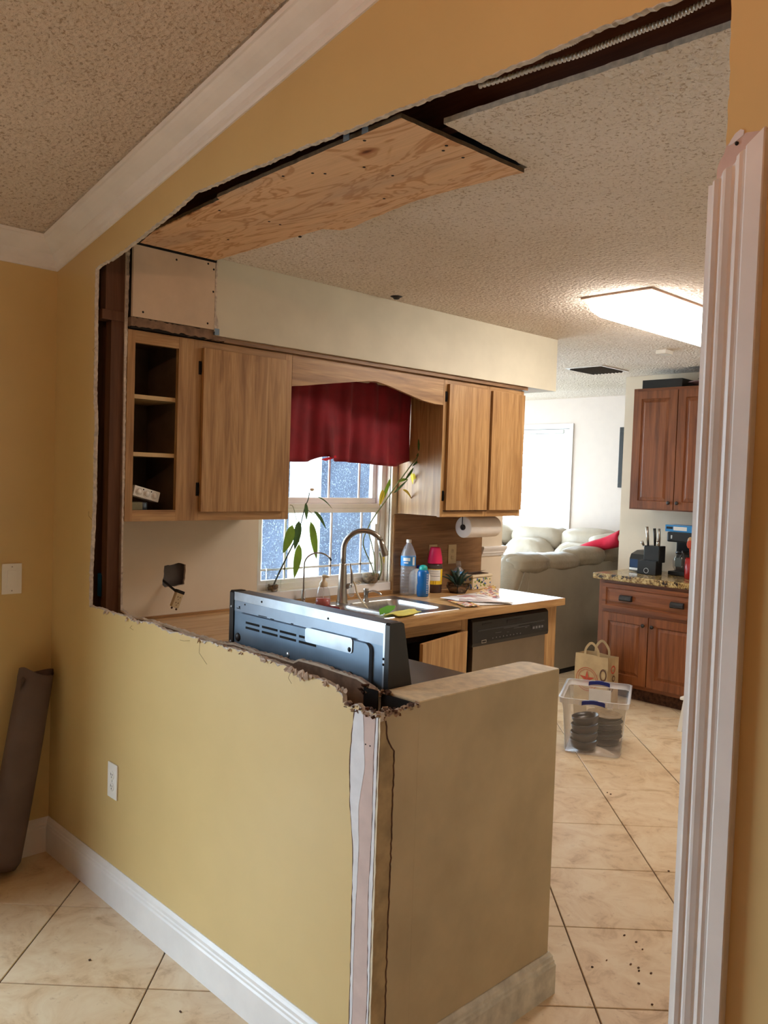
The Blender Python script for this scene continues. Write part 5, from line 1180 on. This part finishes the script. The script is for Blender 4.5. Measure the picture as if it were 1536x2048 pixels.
LB = [(x+(z-1.0)*.18, y, z) for x, y, z in [(0.030, 1.817, 1.518), (0.030, 1.726, 1.421), (0.030, 1.776, 1.572), (0.030, 1.730, 1.509), (0.030, 1.945, 1.697), (0.030, 2.040, 1.755), (0.030, 1.969, 1.718), (0.030, 1.941, 1.793), (0.030, 1.928, 1.641), (0.030, 2.026, 1.701), (0.030, 1.941, 1.633), (0.030, 1.881, 1.555), (0.030, 1.950, 1.605), (0.030, 1.987, 1.492), (0.030, 1.930, 1.613), (0.030, 1.957, 1.540), (0.030, 1.883, 1.511), (0.030, 1.969, 1.455), (0.030, 1.834, 1.554), (0.030, 1.912, 1.567), (0.030, 1.915, 1.660), (0.030, 1.858, 1.538), (0.030, 1.818, 1.490), (0.030, 1.744, 1.449), (0.030, 1.965, 1.704), (0.030, 1.999, 1.745)]]
leaf_(LB[3], LB[1], .036, 'leaf_y', t); leaf_(LB[2], LB[1], .026, 'leaf', t); leaf_(LB[4], LB[5], .014, 'leaf_dk', t, (0, .4, 1), .006); leaf_(LB[6], LB[7], .018, 'leaf_dk', t)
leaf_(LB[8], LB[9], .012, 'leaf_dk', t, (0, .4, 1), .006); leaf_(LB[10], LB[11], .018, 'leaf_dk', t); leaf_(LB[12], LB[13], .026, 'leaf_y', t, (1, .3, 0)); leaf_(LB[14], LB[15], .018, 'leaf_y', t, (1, 0, 0))
leaf_(LB[16], LB[17], .014, 'leaf_y', t, (0, .5, 1), .012); leaf_(LB[18], LB[19], .016, 'leaf', t, (0, .5, 1), .004); leaf_(LB[22], LB[19], .012, 'leaf_dk', t, (0, .5, 1), .0)
LC = [(0.030, 1.803, 1.144), (0.030, 1.826, 1.060), (0.030, 1.837, 1.157), (0.030, 1.848, 1.092)]
leaf_(LC[2], LC[3], .014, 'leaf_y', t)

# ---- tote with crockery on the kitchen floor
ta = math.atan2(2.91-2.76, .936-.651)
t = thing('storage_tote', (.651, 2.76, 0), 'clear plastic storage tote with blue handles on the tiled floor', 'storage box', rz=ta)
tw, td, th = .322, .44, .332   # bottom
fl_ = .022                      # flare
def ring(z, g, r=.035, zo=0): return [(x, y, z) for x, y in rr_(-g, tw+g, -g, td+g, r)]
L = [ring(.004, -.006), ring(.02, 0), ring(.10, .004), ring(.26, .016), ring(th-.035, fl_)]; n = len(L[0]); m = MB()
m.add([v for l in L for v in l], [(i*n+k, i*n+(k+1) % n, (i+1)*n+(k+1) % n, (i+1)*n+k) for i in range(len(L)-1) for k in range(n)]+[tuple(range(n))], 0, True)
m.build('tub', M['tote'], t, local=True)
m = MB(); L = [ring(th-.035, fl_+.0005), ring(th-.032, fl_+.012), ring(th-.004, fl_+.014), ring(th, fl_+.018), ring(th, fl_+.006)]
m.add([v for l in L for v in l], [(i*n+k, i*n+(k+1) % n, (i+1)*n+(k+1) % n, (i+1)*n+k) for i in range(len(L)-1) for k in range(n)], 0, True)
for sgn, yy in ((-1, -fl_-.0155), (1, td+fl_+.0155)):
    for x in (.02, .05, .08, .235, .265, .295): m.box(x, x+.003, yy-.0012, yy+.0012, th-.032, th-.004)
m.build('rim', M['toterim'], t, local=True)
for yy in (-fl_-.014, td+fl_+.014):
    hp = curve([(.095, yy, th-.020), (.11, yy, th-.014), (.16, yy, th-.008), (.21, yy, th-.014), (.225, yy, th-.020)], 4)
    m = MB(); 
    for a, b_ in zip(hp[:-1], hp[1:]): m.add([(q.x, q.y+dy, q.z+dz) for q in (a, b_) for dy, dz in ((-.008, -.012), (.008, -.012), (.008, .010), (-.008, .010))], [(0, 1, 2, 3), (4, 7, 6, 5), (0, 4, 5, 1), (1, 5, 6, 2), (2, 6, 7, 3), (3, 7, 4, 0)])
    m.build('handle', M['navy'], t, local=True)
MB().box(.10, .235, td+fl_*.55, td+fl_*.55+.001, .17, .285).build('label', M['labelwhite'], t, local=True)
ct_, st_ = math.cos(ta), math.sin(ta)
def tw_(x, y): return (.651+x*ct_-y*st_, 2.76+x*st_+y*ct_)
# stack of bowls, stack of plates: each its own thing
wx, wy = tw_(.105, .095); zz = .010; bm0 = None
for k in range(4):
    nm = 'lowest' if k == 0 else ('topmost' if k == 3 else ('second from bottom' if k == 1 else 'third from bottom'))
    if bm0 is None:
        o = MB().lathe([(0, 0), (.045, 0), (.070, .012), (.078, .040), (.080, .056), (.076, .056), (.070, .038), (.055, .020), (0, .016)], (0, 0, 0), 30).build('bowl', M['darkware']); bm0 = o.data
    else: o = bpy.data.objects.new('bowl', bm0); COL.objects.link(o)
    o.location = (wx+.003*k, wy+.002*k, zz+k*.048); o.rotation_euler = (.03*k, -.04*k, 0)
    tag(o, 'dark brown bowl in the front left stack inside the tote, '+nm, 'bowl', 'bowls stacked in the tote')
wx, wy = tw_(.208, .285); pm0 = None
for k in range(7):
    if pm0 is None:
        o = MB().lathe([(0, 0), (.060, 0), (.066, .004), (.104, .015), (.108, .019), (.104, .0195), (.064, .009), (0, .006)], (0, 0, 0), 34).build('plate', M['darkware']); pm0 = o.data
    elif k == 6: o = MB().lathe([(0, 0), (.060, 0), (.066, .004), (.104, .015), (.108, .019), (.104, .0195), (.064, .009), (0, .006)], (0, 0, 0), 34).build('plate', M['tanware'])
    else: o = bpy.data.objects.new('plate', pm0); COL.objects.link(o)
    o.location = (wx+.004*math.sin(k*2), wy+.004*math.cos(k*3), .040+k*.0205); o.rotation_euler = (.05*math.sin(k*1.7), .05*math.cos(k*2.1), 0)
    if k == 6: tag(o, 'tan glazed plate on top of the dark plates inside the tote', 'plate', 'plates stacked in the tote')
    else: tag(o, ('lowest', 'second lowest', 'third lowest', 'middle', 'third from the top', 'second from the top')[k]+' dark plate in the stack under the tan plate in the tote', 'plate', 'plates stacked in the tote')
tag(MB().lathe([(0, 0), (.09, 0), (.095, .028), (0, .028)], (wx, wy, .006), 24).build('folded_towel', M['darkware']), 'dark folded cloth under the plates inside the tote', 'cloth')
for k, (a, b_, rz_) in enumerate(((.07, .405, .1), (.18, .415, -.1), (.27, .405, .05))):
    o = MB().box(-.04, .04, -.002, .002, .0, .20, bev=.0008).build('paper_scrap', M['ivory']); qx, qy = tw_(a, b_); o.location = (qx, qy, .012); o.rotation_euler = (0, .12*(k-1), ta+rz_)
    tag(o, ('cream paper scrap standing at the left behind the plates in the tote', 'cream paper scrap standing in the middle behind the plates in the tote', 'cream paper scrap standing at the right behind the plates in the tote')[k], 'paper')
# ---- paper shopping bags
def bag(loc, rz, w_, d_, h_, label, prints):
    t = thing('paper_bag', loc, label, 'bag', None, rz)
    r = random.Random(int(w_*1000)); m = MB(); q = [(-w_/2, -d_/2), (w_/2, -d_/2), (w_/2, d_/2), (-w_/2, d_/2)]; vs = []
    for j in range(6):
        v = j/5
        for i in range(4):
            a, b_ = q[i], q[(i+1) % 4]
            for k in range(4):
                u = k/4; pin = -.018*math.sin(math.pi*u)*(1 if i % 2 else .2)*v; x, y = a[0]+(b_[0]-a[0])*u, a[1]+(b_[1]-a[1])*u
                vs.append((x*(1-.03*v)+pin*(1 if x > 0 else -1)*(i % 2)+r.uniform(-.002, .002), y*(1-.05*v)+r.uniform(-.002, .002), h_*v+(.006*math.sin(i*2+k) if j == 5 else 0)))
    m.add(vs, [(j*16+k, j*16+(k+1) % 16, (j+1)*16+(k+1) % 16, (j+1)*16+k) for j in range(5) for k in range(16)]+[tuple(range(16))[::-1]])
    o = m.build('bag', M['bagpaper'], t, local=True); md = o.modifiers.new('thick', 'SOLIDIFY'); md.thickness = .0012
    for yy in (-d_/2*.93, d_/2*.93):
        P = curve([(-w_*.20, yy, h_-.03), (-w_*.19, yy-.004, h_+.035), (-w_*.06, yy-.008, h_+.085), (w_*.06, yy-.008, h_+.085), (w_*.19, yy-.004, h_+.035), (w_*.20, yy, h_-.03)], 4)
        m = MB()
        for a, b_ in zip(P[:-1], P[1:]):
            nrm = Vector((-(b_-a).z, 0, (b_-a).x)).normalized()*.009; m.add([a-nrm, a+nrm, b_+nrm, b_-nrm, a-nrm+Vector((0, .002, 0)), a+nrm+Vector((0, .002, 0)), b_+nrm+Vector((0, .002, 0)), b_-nrm+Vector((0, .002, 0))], [(0, 1, 2, 3), (7, 6, 5, 4), (1, 5, 6, 2), (0, 3, 7, 4)])
        m.build('handle', M['bagpaper'], t, local=True)
    m = MB(); m2 = MB(); fy_ = -d_/2-.0025
    def rg(mb, cx, cz, r_, w2, sx=1, f=None):
        k = 26; y = f if f is not None else fy_; mb.add([(cx+sx*rr2*math.cos(2*math.pi*i/k), y, cz+rr2*math.sin(2*math.pi*i/k)) for rr2 in (r_, r_-w2) for i in range(k)], [(i, (i+1) % k, k+(i+1) % k, k+i) for i in range(k)])
    if prints:
        rg(m, -.03, h_-.175, .085, .004, 1.05); rg(m, -.03, h_-.175, .070, .003, 1.05)
        for i in range(5):
            a = math.pi/2+i*2*math.pi/5; b1, b2 = a-.5, a+.5
            m.add([(-.03+.066*math.cos(a), fy_, h_-.175+.066*math.sin(a)), (-.03+.024*math.cos(b1), fy_, h_-.175+.024*math.sin(b1)), (-.03, fy_, h_-.175), (-.03+.024*math.cos(b2), fy_, h_-.175+.024*math.sin(b2))], [(0, 1, 2, 3)])
        rg(m2, .10, h_-.125, .045, .014, .62)
    m.build('red_print', M['bagred'], t, local=True) if m.v else m2.box(0, .001, fy_, fy_+.001, .1, .101)
    # prints on the right side panel
    s1, s2 = MB(), MB(); X = w_/2+.0015
    for (cy_, cz_, r_, mb) in ((-.01, h_-.085, .030, s1), (.0, h_-.15, .022, s2), (-.025, h_-.22, .026, s2), (.03, h_-.20, .02, s1)):
        k = 20; mb.add([(X, cy_+rr2*math.cos(2*math.pi*i/k), cz_+rr2*math.sin(2*math.pi*i/k)) for rr2 in (r_, r_*.65) for i in range(k)], [(i, (i+1) % k, k+(i+1) % k, k+i) for i in range(k)])
    s1.build('red_print', M['bagred'], t, local=True); s2.build('brown_print', M['bagbrown'], t, local=True)
    if m2.v: m2.build('brown_print', M['bagbrown'], t, local=True)
bag((.145, 3.92, .0005), 0.0, .275, .15, .345, 'brown paper shopping bag with a red star print in front of the red-brown cabinet', True)

# ---- red-brown cabinets in the alcove
def raised(mb, x0, x1, z0, z1, y, th_=.019, fr=.058):
    """framed door facing -y: flat frame, cove step, raised field"""
    mb.box(x0, x1, y, y+th_, z0, z0+fr).box(x0, x1, y, y+th_, z1-fr, z1).box(x0, x0+fr, y, y+th_, z0+fr, z1-fr).box(x1-fr, x1, y, y+th_, z0+fr, z1-fr)
    a = [(x0+fr, z0+fr), (x1-fr, z0+fr), (x1-fr, z1-fr), (x0+fr, z1-fr)]
    def ins(p, d): return [(p[0][0]+d, p[0][1]+d), (p[1][0]-d, p[1][1]+d), (p[2][0]-d, p[2][1]-d), (p[3][0]+d, p[3][1]-d)]
    L = [(ins(a, -.0001), y+.001), (ins(a, .005), y+.010), (ins(a, .010), y+.010), (ins(a, .030), y+.003)]
    mb.add([(p[0], yy, p[1]) for l, yy in L for p in l], [(i*4+k, (i+1)*4+k, (i+1)*4+(k+1) % 4, i*4+(k+1) % 4) for i in range(3) for k in range(4)]+[(12, 13, 14, 15)])
def knob(x, y, z, par): return MB().lathe([(0, -.028), (.010, -.026), (.014, -.020), (.012, -.014), (.006, -.010), (.006, 0)], (x, y, z), 18, axis='y').build('knob', M['bronze'], par)
t = thing('base_cabinet', (.4, 4.4, 0), 'red-brown cherry base cabinet under the granite top, with two doors and a drawer', 'cabinet')
BY = 4.138
MB().box(.008, 1.30, BY+.021, 4.72, .10, .868).box(.03, 1.30, BY+.085, 4.72, 0, .10).build('carcass', M['cherry'], t)
MB().box(.03, 1.30, BY+.078, BY+.084, .0, .098).build('kick_board', M['darkbrown'], t)
each('stile', M['cherry'], t, [(.008, .052, BY, BY+.0205, .10, .868), (.80, .84, BY, BY+.0205, .10, .868)])
each('rail', M['cherry_x'], t, [(.052, .80, BY+.0005, BY+.0205, .10, .145), (.052, .80, BY+.0005, BY+.0205, .62, .675), (.052, .80, BY+.0005, BY+.0205, .83, .868)])
for x0, x1, kx in ((.045, .422, .392), (.430, .812, .462)):
    m = MB(); raised(m, x0, x1, .130, .630, BY-.0195); d = m.build('door', M['cherry'], t); knob(kx, BY-.0195, .572, d)
m = MB(); raised(m, .045, .812, .655, .845, BY-.0195, fr=.030); d = m.build('drawer', M['cherry_x'], t)
for xc in (.245, .640):
    m = MB(); k = 10; vs = []
    for xx in (xc-.048, xc+.048):
        vs += [(xx, BY-.020, .738)]+[(xx, BY-.0195-.026*math.sin(a), .738+.034*(1-math.cos(a))*1.0) for a in [math.pi/2*i/k for i in range(k+1)]]+[(xx, BY-.020, .772)]
    n = len(vs)//2
    vs2 = []
    for xx in (xc-.048, xc+.048): vs2 += [(xx, BY-.0196, .772), (xx, BY-.038, .768), (xx, BY-.046, .755), (xx, BY-.047, .738), (xx, BY-.040, .730), (xx, BY-.0196, .730)]
    m.add(vs2, [(i, i+1, 7+i, 6+i) for i in range(5)]+[tuple(range(6))[::-1], tuple(range(6, 12)), (0, 6, 11, 5)]); m.build('cup_pull', M['bronze'], d)
m = MB(); g_ = MB().box(-.032, 1.30, 4.098, 4.725, .870, .9145, bev=.009)
tag(g_.build('granite_worktop', M['granite']), 'speckled brown and cream granite worktop on the red-brown cabinet', 'worktop')
t = thing('wall_cabinet', (.4, 4.57, 1.395), 'red-brown cherry wall cabinet with two raised panel doors over the granite worktop', 'cabinet')
UY = 4.43
MB().box(.058, 1.10, UY+.021, 4.728, 1.395, 2.31).build('carcass', M['cherry'], t)
each('stile', M['cherry'], t, [(.058, .09, UY, UY+.0205, 1.395, 2.31), (.74, .80, UY, UY+.0205, 1.395, 2.31)])
each('rail', M['cherry_x'], t, [(.09, .74, UY+.0005, UY+.0205, 1.395, 1.43), (.09, .74, UY+.0005, UY+.0205, 2.265, 2.31)])
for x0, x1, kx in ((.075, .421, .392), (.428, .780, .458)):
    m = MB(); raised(m, x0, x1, 1.405, 2.288, UY-.0195); d = m.build('door', M['cherry'], t); knob(kx, UY-.0195, 1.455, d)
tag(MB().box(.10, .42, 4.47, 4.70, 2.311, 2.378, bev=.003).build('black_tray', M['black']), 'flat black box lying on top of the cherry wall cabinet', 'box')
t = thing('pinkish_platter', (.56, 4.52, 2.311), 'brownish oval platter on the wall cabinet beside the black box', 'dish')
MB().lathe([(0, .001), (.07, .001), (.13, .030), (.15, .036), (.125, .030), (0, .008)], (.58, 4.57, 2.311), 26).build('platter', M['wrap'], t)
t = thing('plastic_bag', (.6, 4.6, 2.35), 'crumpled clear plastic bag on the platter above the wall cabinet', 'bag')
MB().puff((.59, 4.58, 2.372), (.09, .07, .034), 2.2, wob=.25, seed=9).build('film', M['clearplastic'], t)
# ---- things on the granite
Z = .9148
t = thing('knife_block', (.29, 4.40, Z), 'black knife block with steel handled knives on the granite worktop', 'knife block')
m = MB().box(.195, .345, 4.345, 4.44, Z, Z+.105, bev=.003); m.box(.225, .352, 4.375, 4.47, Z+.09, Z+.215, bev=.006); m.build('block', M['black'], t)
MB().lathe([(.020, -.0012), (.020, 0)], (.268, 4.3448, Z+.030), 20, axis='y').build('badge', M['steel'], t)
MB().lathe([(.016, -.0016), (.016, 0)], (.268, 4.3448, Z+.030), 20, axis='y').build('badge_face', M['ink'], t)
for k, (x, y, h_, a) in enumerate(((.245, 4.40, .155, -.10), (.295, 4.41, .145, .02), (.318, 4.43, .145, .04), (.225, 4.37, .045, -.25), (.338, 4.39, .05, .05))):
    p0 = Vector((x, y, Z+.20)); p1 = p0+Vector((a*h_*.4, -.02, h_)); kt = thing('knife', p0, ('steel handled knife upright in the knife block, left tall one', 'black handled knife in the middle of the knife block', 'steel handled knife upright in the knife block, right tall one', 'short knife at the left edge of the knife block', 'short knife at the right edge of the knife block')[k], 'knife', 'knives in the knife block')
    MB().tube([p0+Vector((0, 0, .016)), p0.lerp(p1, .5)+Vector((.003, 0, 0)), p1], [.008, .010, .011], 10).build('handle', M['black'] if k == 1 else M['nickel'], kt)
    MB().box(p0.x-.008, p0.x+.008, p0.y-.001, p0.y+.001, p0.z+.002, p0.z+.017).build('blade', M['steel'], kt)
t = thing('toaster', (.14, 4.52, Z), 'small black and chrome toaster behind the left of the knife block', 'toaster')
MB().prism([(4.45, Z+.005), (4.45, Z+.10), (4.47, Z+.135), (4.56, Z+.16), (4.66, Z+.16), (4.66, Z+.005)], 'x', .07, .21).build('body', M['black'], t)
MB().prism([(4.449, Z+.012), (4.449, Z+.03), (4.4485, Z+.03), (4.4485, Z+.012)], 'x', .072, .208).build('chrome_strip', M['chrome'], t)
MB().box(.075, .165, 4.4475, 4.4495, Z+.035, Z+.095, bev=.0008).build('glossy_panel', plain('glossy_blue_black', (40, 60, 90), .08, .6, var=0), t)
MB().box(.205, .212, 4.50, 4.53, Z+.10, Z+.115, bev=.002).build('lever', M['black'], t)
t = thing('coffee_maker', (.44, 4.56, Z), 'black coffee machine carrying the blue carton on the granite worktop', 'coffee machine')
MB().box(.36, .58, 4.50, 4.69, Z, Z+.03, bev=.006).box(.36, .58, 4.62, 4.69, Z+.03, Z+.25, bev=.004).box(.355, .585, 4.47, 4.69, Z+.25, Z+.325, bev=.012).build('body', M['black'], t)
MB().lathe([(0, 0), (.045, 0), (.062, .03), (.064, .08), (.045, .125), (.04, .13)], (.44, 4.555, Z+.032), 24).build('carafe', M['glass'], t)
MB().lathe([(.047, 0), (.047, .014), (0, .018)], (.44, 4.555, Z+.163), 20).build('lid', M['black'], t)
MB().tube(curve([(.505, 4.54, Z+.13), (.53, 4.53, Z+.12), (.53, 4.53, Z+.07), (.505, 4.54, Z+.055)], 4), .006, 8).build('carafe_handle', M['black'], t)
MB().box(.39, .40, 4.465, 4.4695, Z+.275, Z+.30).build('switch', M['steel'], t)
t = thing('blue_carton', (.44, 4.57, Z+.326), 'flat light blue carton with white label on top of the coffee machine', 'box')
MB().box(.325, .560, 4.50, 4.66, Z+.3255, Z+.375, bev=.001).build('carton', plain('light_blue_card', (50, 140, 206), .5, var=.02), t)
MB().box(.335, .385, 4.4985, 4.4998, Z+.345, Z+.362).build('print', M['ink'], t)
MB().box(.39, .495, 4.4985, 4.4998, Z+.336, Z+.364).box(.34, .50, 4.52, 4.56, Z+.3752, Z+.3758).build('label', M['labelwhite'], t)
t = thing('utensil_holder', (.585, 4.42, Z), 'red utensil holder with cooking tools, mostly behind the door casing', 'utensil holder')
MB().lathe([(0, 0), (.05, 0), (.055, .004), (.055, .150), (.050, .150), (.050, .01), (0, .01)], (.600, 4.40, Z), 22).build('pot', plain('red_enamel', (160, 26, 24), .25, var=0), t)
for k, (dx_, dy_, h_, mt, lb) in enumerate(((-.075, -.02, .17, 'black', 'black spatula with a square blade leaning left in the red holder'), (-.03, .01, .27, 'oak', 'pale wooden spoon in the red holder'), (-.015, -.03, .25, 'bagred', 'orange handled tool in the red holder'), (.01, .02, .30, 'steel', 'steel whisk in the red holder'))):
    kt = thing('cooking_utensil', (.6, 4.4, Z+.1), lb, 'utensil', 'cooking utensils in the red holder')
    q0 = Vector((.6+dx_*.15, 4.40+dy_*.3, Z+.02)); q1 = Vector((.6+dx_, 4.40+dy_, Z+h_))
    if k == 0:
        q0 = Vector((.575, 4.385, Z+.10)); q1 = Vector((.545, 4.340, Z+.20)); MB().tube([q0, q1], .005, 8).build('handle', M['black'], kt); MB().box(.500, .550, 4.325, 4.330, Z+.085, Z+.150, bev=.002).build('blade', plain('grey_green_plastic', (66, 74, 72), .6, var=0), kt); MB().tube([(.535, 4.328, Z+.145), (.550, 4.345, Z+.19)], .004, 8).build('neck', M['black'], kt)
    else:
        MB().tube([q0, q1], .005, 8).build('handle', M[mt], kt); MB().puff(q1, (.022, .008, .03), 2.2).build('head', M[mt], kt)
# ---- white step stool behind the casing
t = thing('step_stool', (1.06, 3.85, 0), 'white plastic step stool, only one leg showing beside the door casing', 'stool')
MB().box(.880, 1.19, 3.72, 3.98, .205, .225, bev=.006).build('top', M['plastic_w'], t)
for sx_, sy_ in ((0, 1), (1, 1), (0, 0), (1, 0)):
    xa, ya2 = (.914, 1.165)[sx_], (3.735, 3.965)[sy_]; ox = (-.025, .025)[sx_]
    m = MB(); m.add([(xa+ox*(1-q)+a*(.015-.006*q), ya2+b_*.016, .0008+q*.204) for q in (0, 1) for a, b_ in ((-1, -1), (1, -1), (1, 1), (-1, 1))], [(3, 2, 1, 0), (4, 5, 6, 7), (0, 1, 5, 4), (1, 2, 6, 5), (2, 3, 7, 6), (3, 0, 4, 7)]); m.build('leg', M['plastic_w'], t)
# ---- picture on the living room wall
t = thing('picture_frame', (-.66, 5.97, 1.85), 'black framed picture on the living room wall, cut off by the alcove wall', 'picture')
px0, px1, pz0, pz1 = -.945, -.40, 1.550, 2.140
MB().box(px0, px1, 5.955, 5.9795, pz0, pz0+.045, bev=.003).box(px0, px1, 5.955, 5.9795, pz1-.045, pz1, bev=.003).box(px0, px0+.045, 5.955, 5.9795, pz0+.045, pz1-.045, bev=.003).box(px1-.045, px1, 5.955, 5.9795, pz0+.045, pz1-.045, bev=.003).build('frame', M['black'], t)
MB().box(px0+.045, px1-.045, 5.970, 5.9795, pz0+.045, pz1-.045).build('picture', M['picture'], t)

# ---- sectional sofa
LT, LK = M['leather'], M['leather_bk']
t = thing('sectional_sofa', (-1.1, 4.8, 0), 'beige leather sectional sofa with its back to the kitchen', 'sofa')
# run along x = -.5, back towards the kitchen
m = MB(); sofa_o = [(3.84, .05), (3.84, .30), (3.80, .55), (3.90, .86), (3.93, .93), (5.35, .93), (5.35, .05)]
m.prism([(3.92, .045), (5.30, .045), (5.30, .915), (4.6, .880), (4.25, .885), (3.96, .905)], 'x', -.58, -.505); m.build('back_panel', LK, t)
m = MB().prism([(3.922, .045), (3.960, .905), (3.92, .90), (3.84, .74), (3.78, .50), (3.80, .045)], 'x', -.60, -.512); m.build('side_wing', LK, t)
m = MB()
for c_, h_, s_ in (((-.60, 4.05, .93), (.13, .22, .085), 1), ((-.60, 4.46, .925), (.12, .26, .075), 2), ((-.60, 4.86, .955), (.13, .26, .085), 3), ((-.62, 5.25, .965), (.14, .22, .10), 4)): m.puff(c_, h_, 2.6, wob=.06, seed=s_)
m.puff((-.64, 3.86, .80), (.12, .085, .22), 2.4, Matrix.Rotation(-.35, 3, 'X'), wob=.03, seed=7)
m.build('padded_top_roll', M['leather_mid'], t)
for k, yy in enumerate((4.12, 4.62)): MB().puff((-.80, yy, .74), (.15, .26, .24), 2.8, Matrix.Rotation(-.2, 3, 'Y'), wob=.05, seed=20+k).build('back_cushion', LT, t)
for k, yy in enumerate((4.12, 4.62)): MB().puff((-1.10, yy, .40), (.33, .26, .11), 4, wob=.02, seed=30+k).build('seat_cushion', LT, t)
MB().puff((-1.10, 3.80, .42), (.36, .10, .22), 3.4, wob=.03, seed=40).build('armrest', LT, t)
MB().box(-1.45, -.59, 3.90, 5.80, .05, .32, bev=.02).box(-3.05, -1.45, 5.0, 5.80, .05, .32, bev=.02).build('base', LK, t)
MB().box(-1.40, -.52, 3.95, 5.75, .0, .05).build('plinth', M['dark'], t)
# run along the far wall
for k, xx in enumerate((-1.02, -1.62, -2.25, -2.85)):
    MB().puff((xx, 5.66, 1.02+.0*k), (.31, .16, .13), 2.9, wob=.05, seed=50+k).build('head_roll', LT, t)
    MB().puff((xx, 5.50, .76), (.30, .17, .27), 2.6, Matrix.Rotation(.22, 3, 'X'), wob=.05, seed=60+k).build('back_cushion', LT, t)
    if k: MB().puff((xx, 5.20, .41), (.30, .34, .11), 4, wob=.02, seed=70+k).build('seat_cushion', LT, t)
MB().box(-3.1, -.60, 5.66, 5.86, .30, .95, bev=.03).build('back_frame', LK, t)
MB().puff((-.62, 5.52, 1.00), (.30, .22, .13), 2.7, wob=.06, seed=81).build('head_roll', LT, t)
# red throw across the corner
m = MB(); n = 16; A_, B_, C_, D_ = [Vector(v) for v in [(-0.820, 5.050, 0.975), (-0.360, 5.050, 1.174), (-0.355, 5.050, 1.062), (-0.732, 5.050, 0.974)]]
vs = []
for j in range(7):
    for i in range(n+1):
        u, v = i/n, j/6; p = A_.lerp(B_, u).lerp(D_.lerp(C_, u), v); vs.append((p.x, p.y-.04*math.sin(math.pi*v)+.01*math.sin(9*u+4*v), p.z+.006*math.sin(7*u)))
m.add(vs, [(j*(n+1)+i, j*(n+1)+i+1, (j+1)*(n+1)+i+1, (j+1)*(n+1)+i) for j in range(6) for i in range(n)], 0, True)
o = m.build('throw_blanket', M['redthrow']); md = o.modifiers.new('thick', 'SOLIDIFY'); md.thickness = .02
tag(o, 'red throw blanket draped diagonally over the corner of the sofa', 'blanket')
# unseen pendant added behind the camera, bowl shaped to warm the upper walls
t = thing('added_pendant', (3.2, -1.9, 2.5), 'added unseen hanging lamp warming the upper dining walls', 'lamp')
MB().tube([(3.2, -1.9, 2.48), (3.2, -1.9, 2.53)], .004, 8).tube([(3.2, -1.62, 2.56), (3.2, -1.7, 2.75), (3.2, -1.9, 2.85), (3.2, -1.9, cz(3.2))], .004, 8).build('added_pendant_cord', M['black'], t)
MB().lathe([(.0, .16), (.08, .17), (.16, .21), (.21, .28), (.205, .28), (.155, .215), (.08, .18), (0, .17)], (3.2, -1.9, 2.30), 30).build('added_pendant_shade', M['bronze'], t)
# bushes outside the kitchen window
for k, (x, y, h_, lb) in enumerate(((-1.9, 1.2, .8, 'low round bush on the patio nearest the kitchen window'), (-3.0, 1.9, 1.0, 'low round bush on the patio, farther from the window'))):
    t = thing('patio_bush', (x, y, -.05), lb, 'bush')
    MB().puff((x, y, h_*.42), (.35, .35, h_*.45), 2.2, wob=.25, seed=90+k).build('foliage', M['foliage'], t)
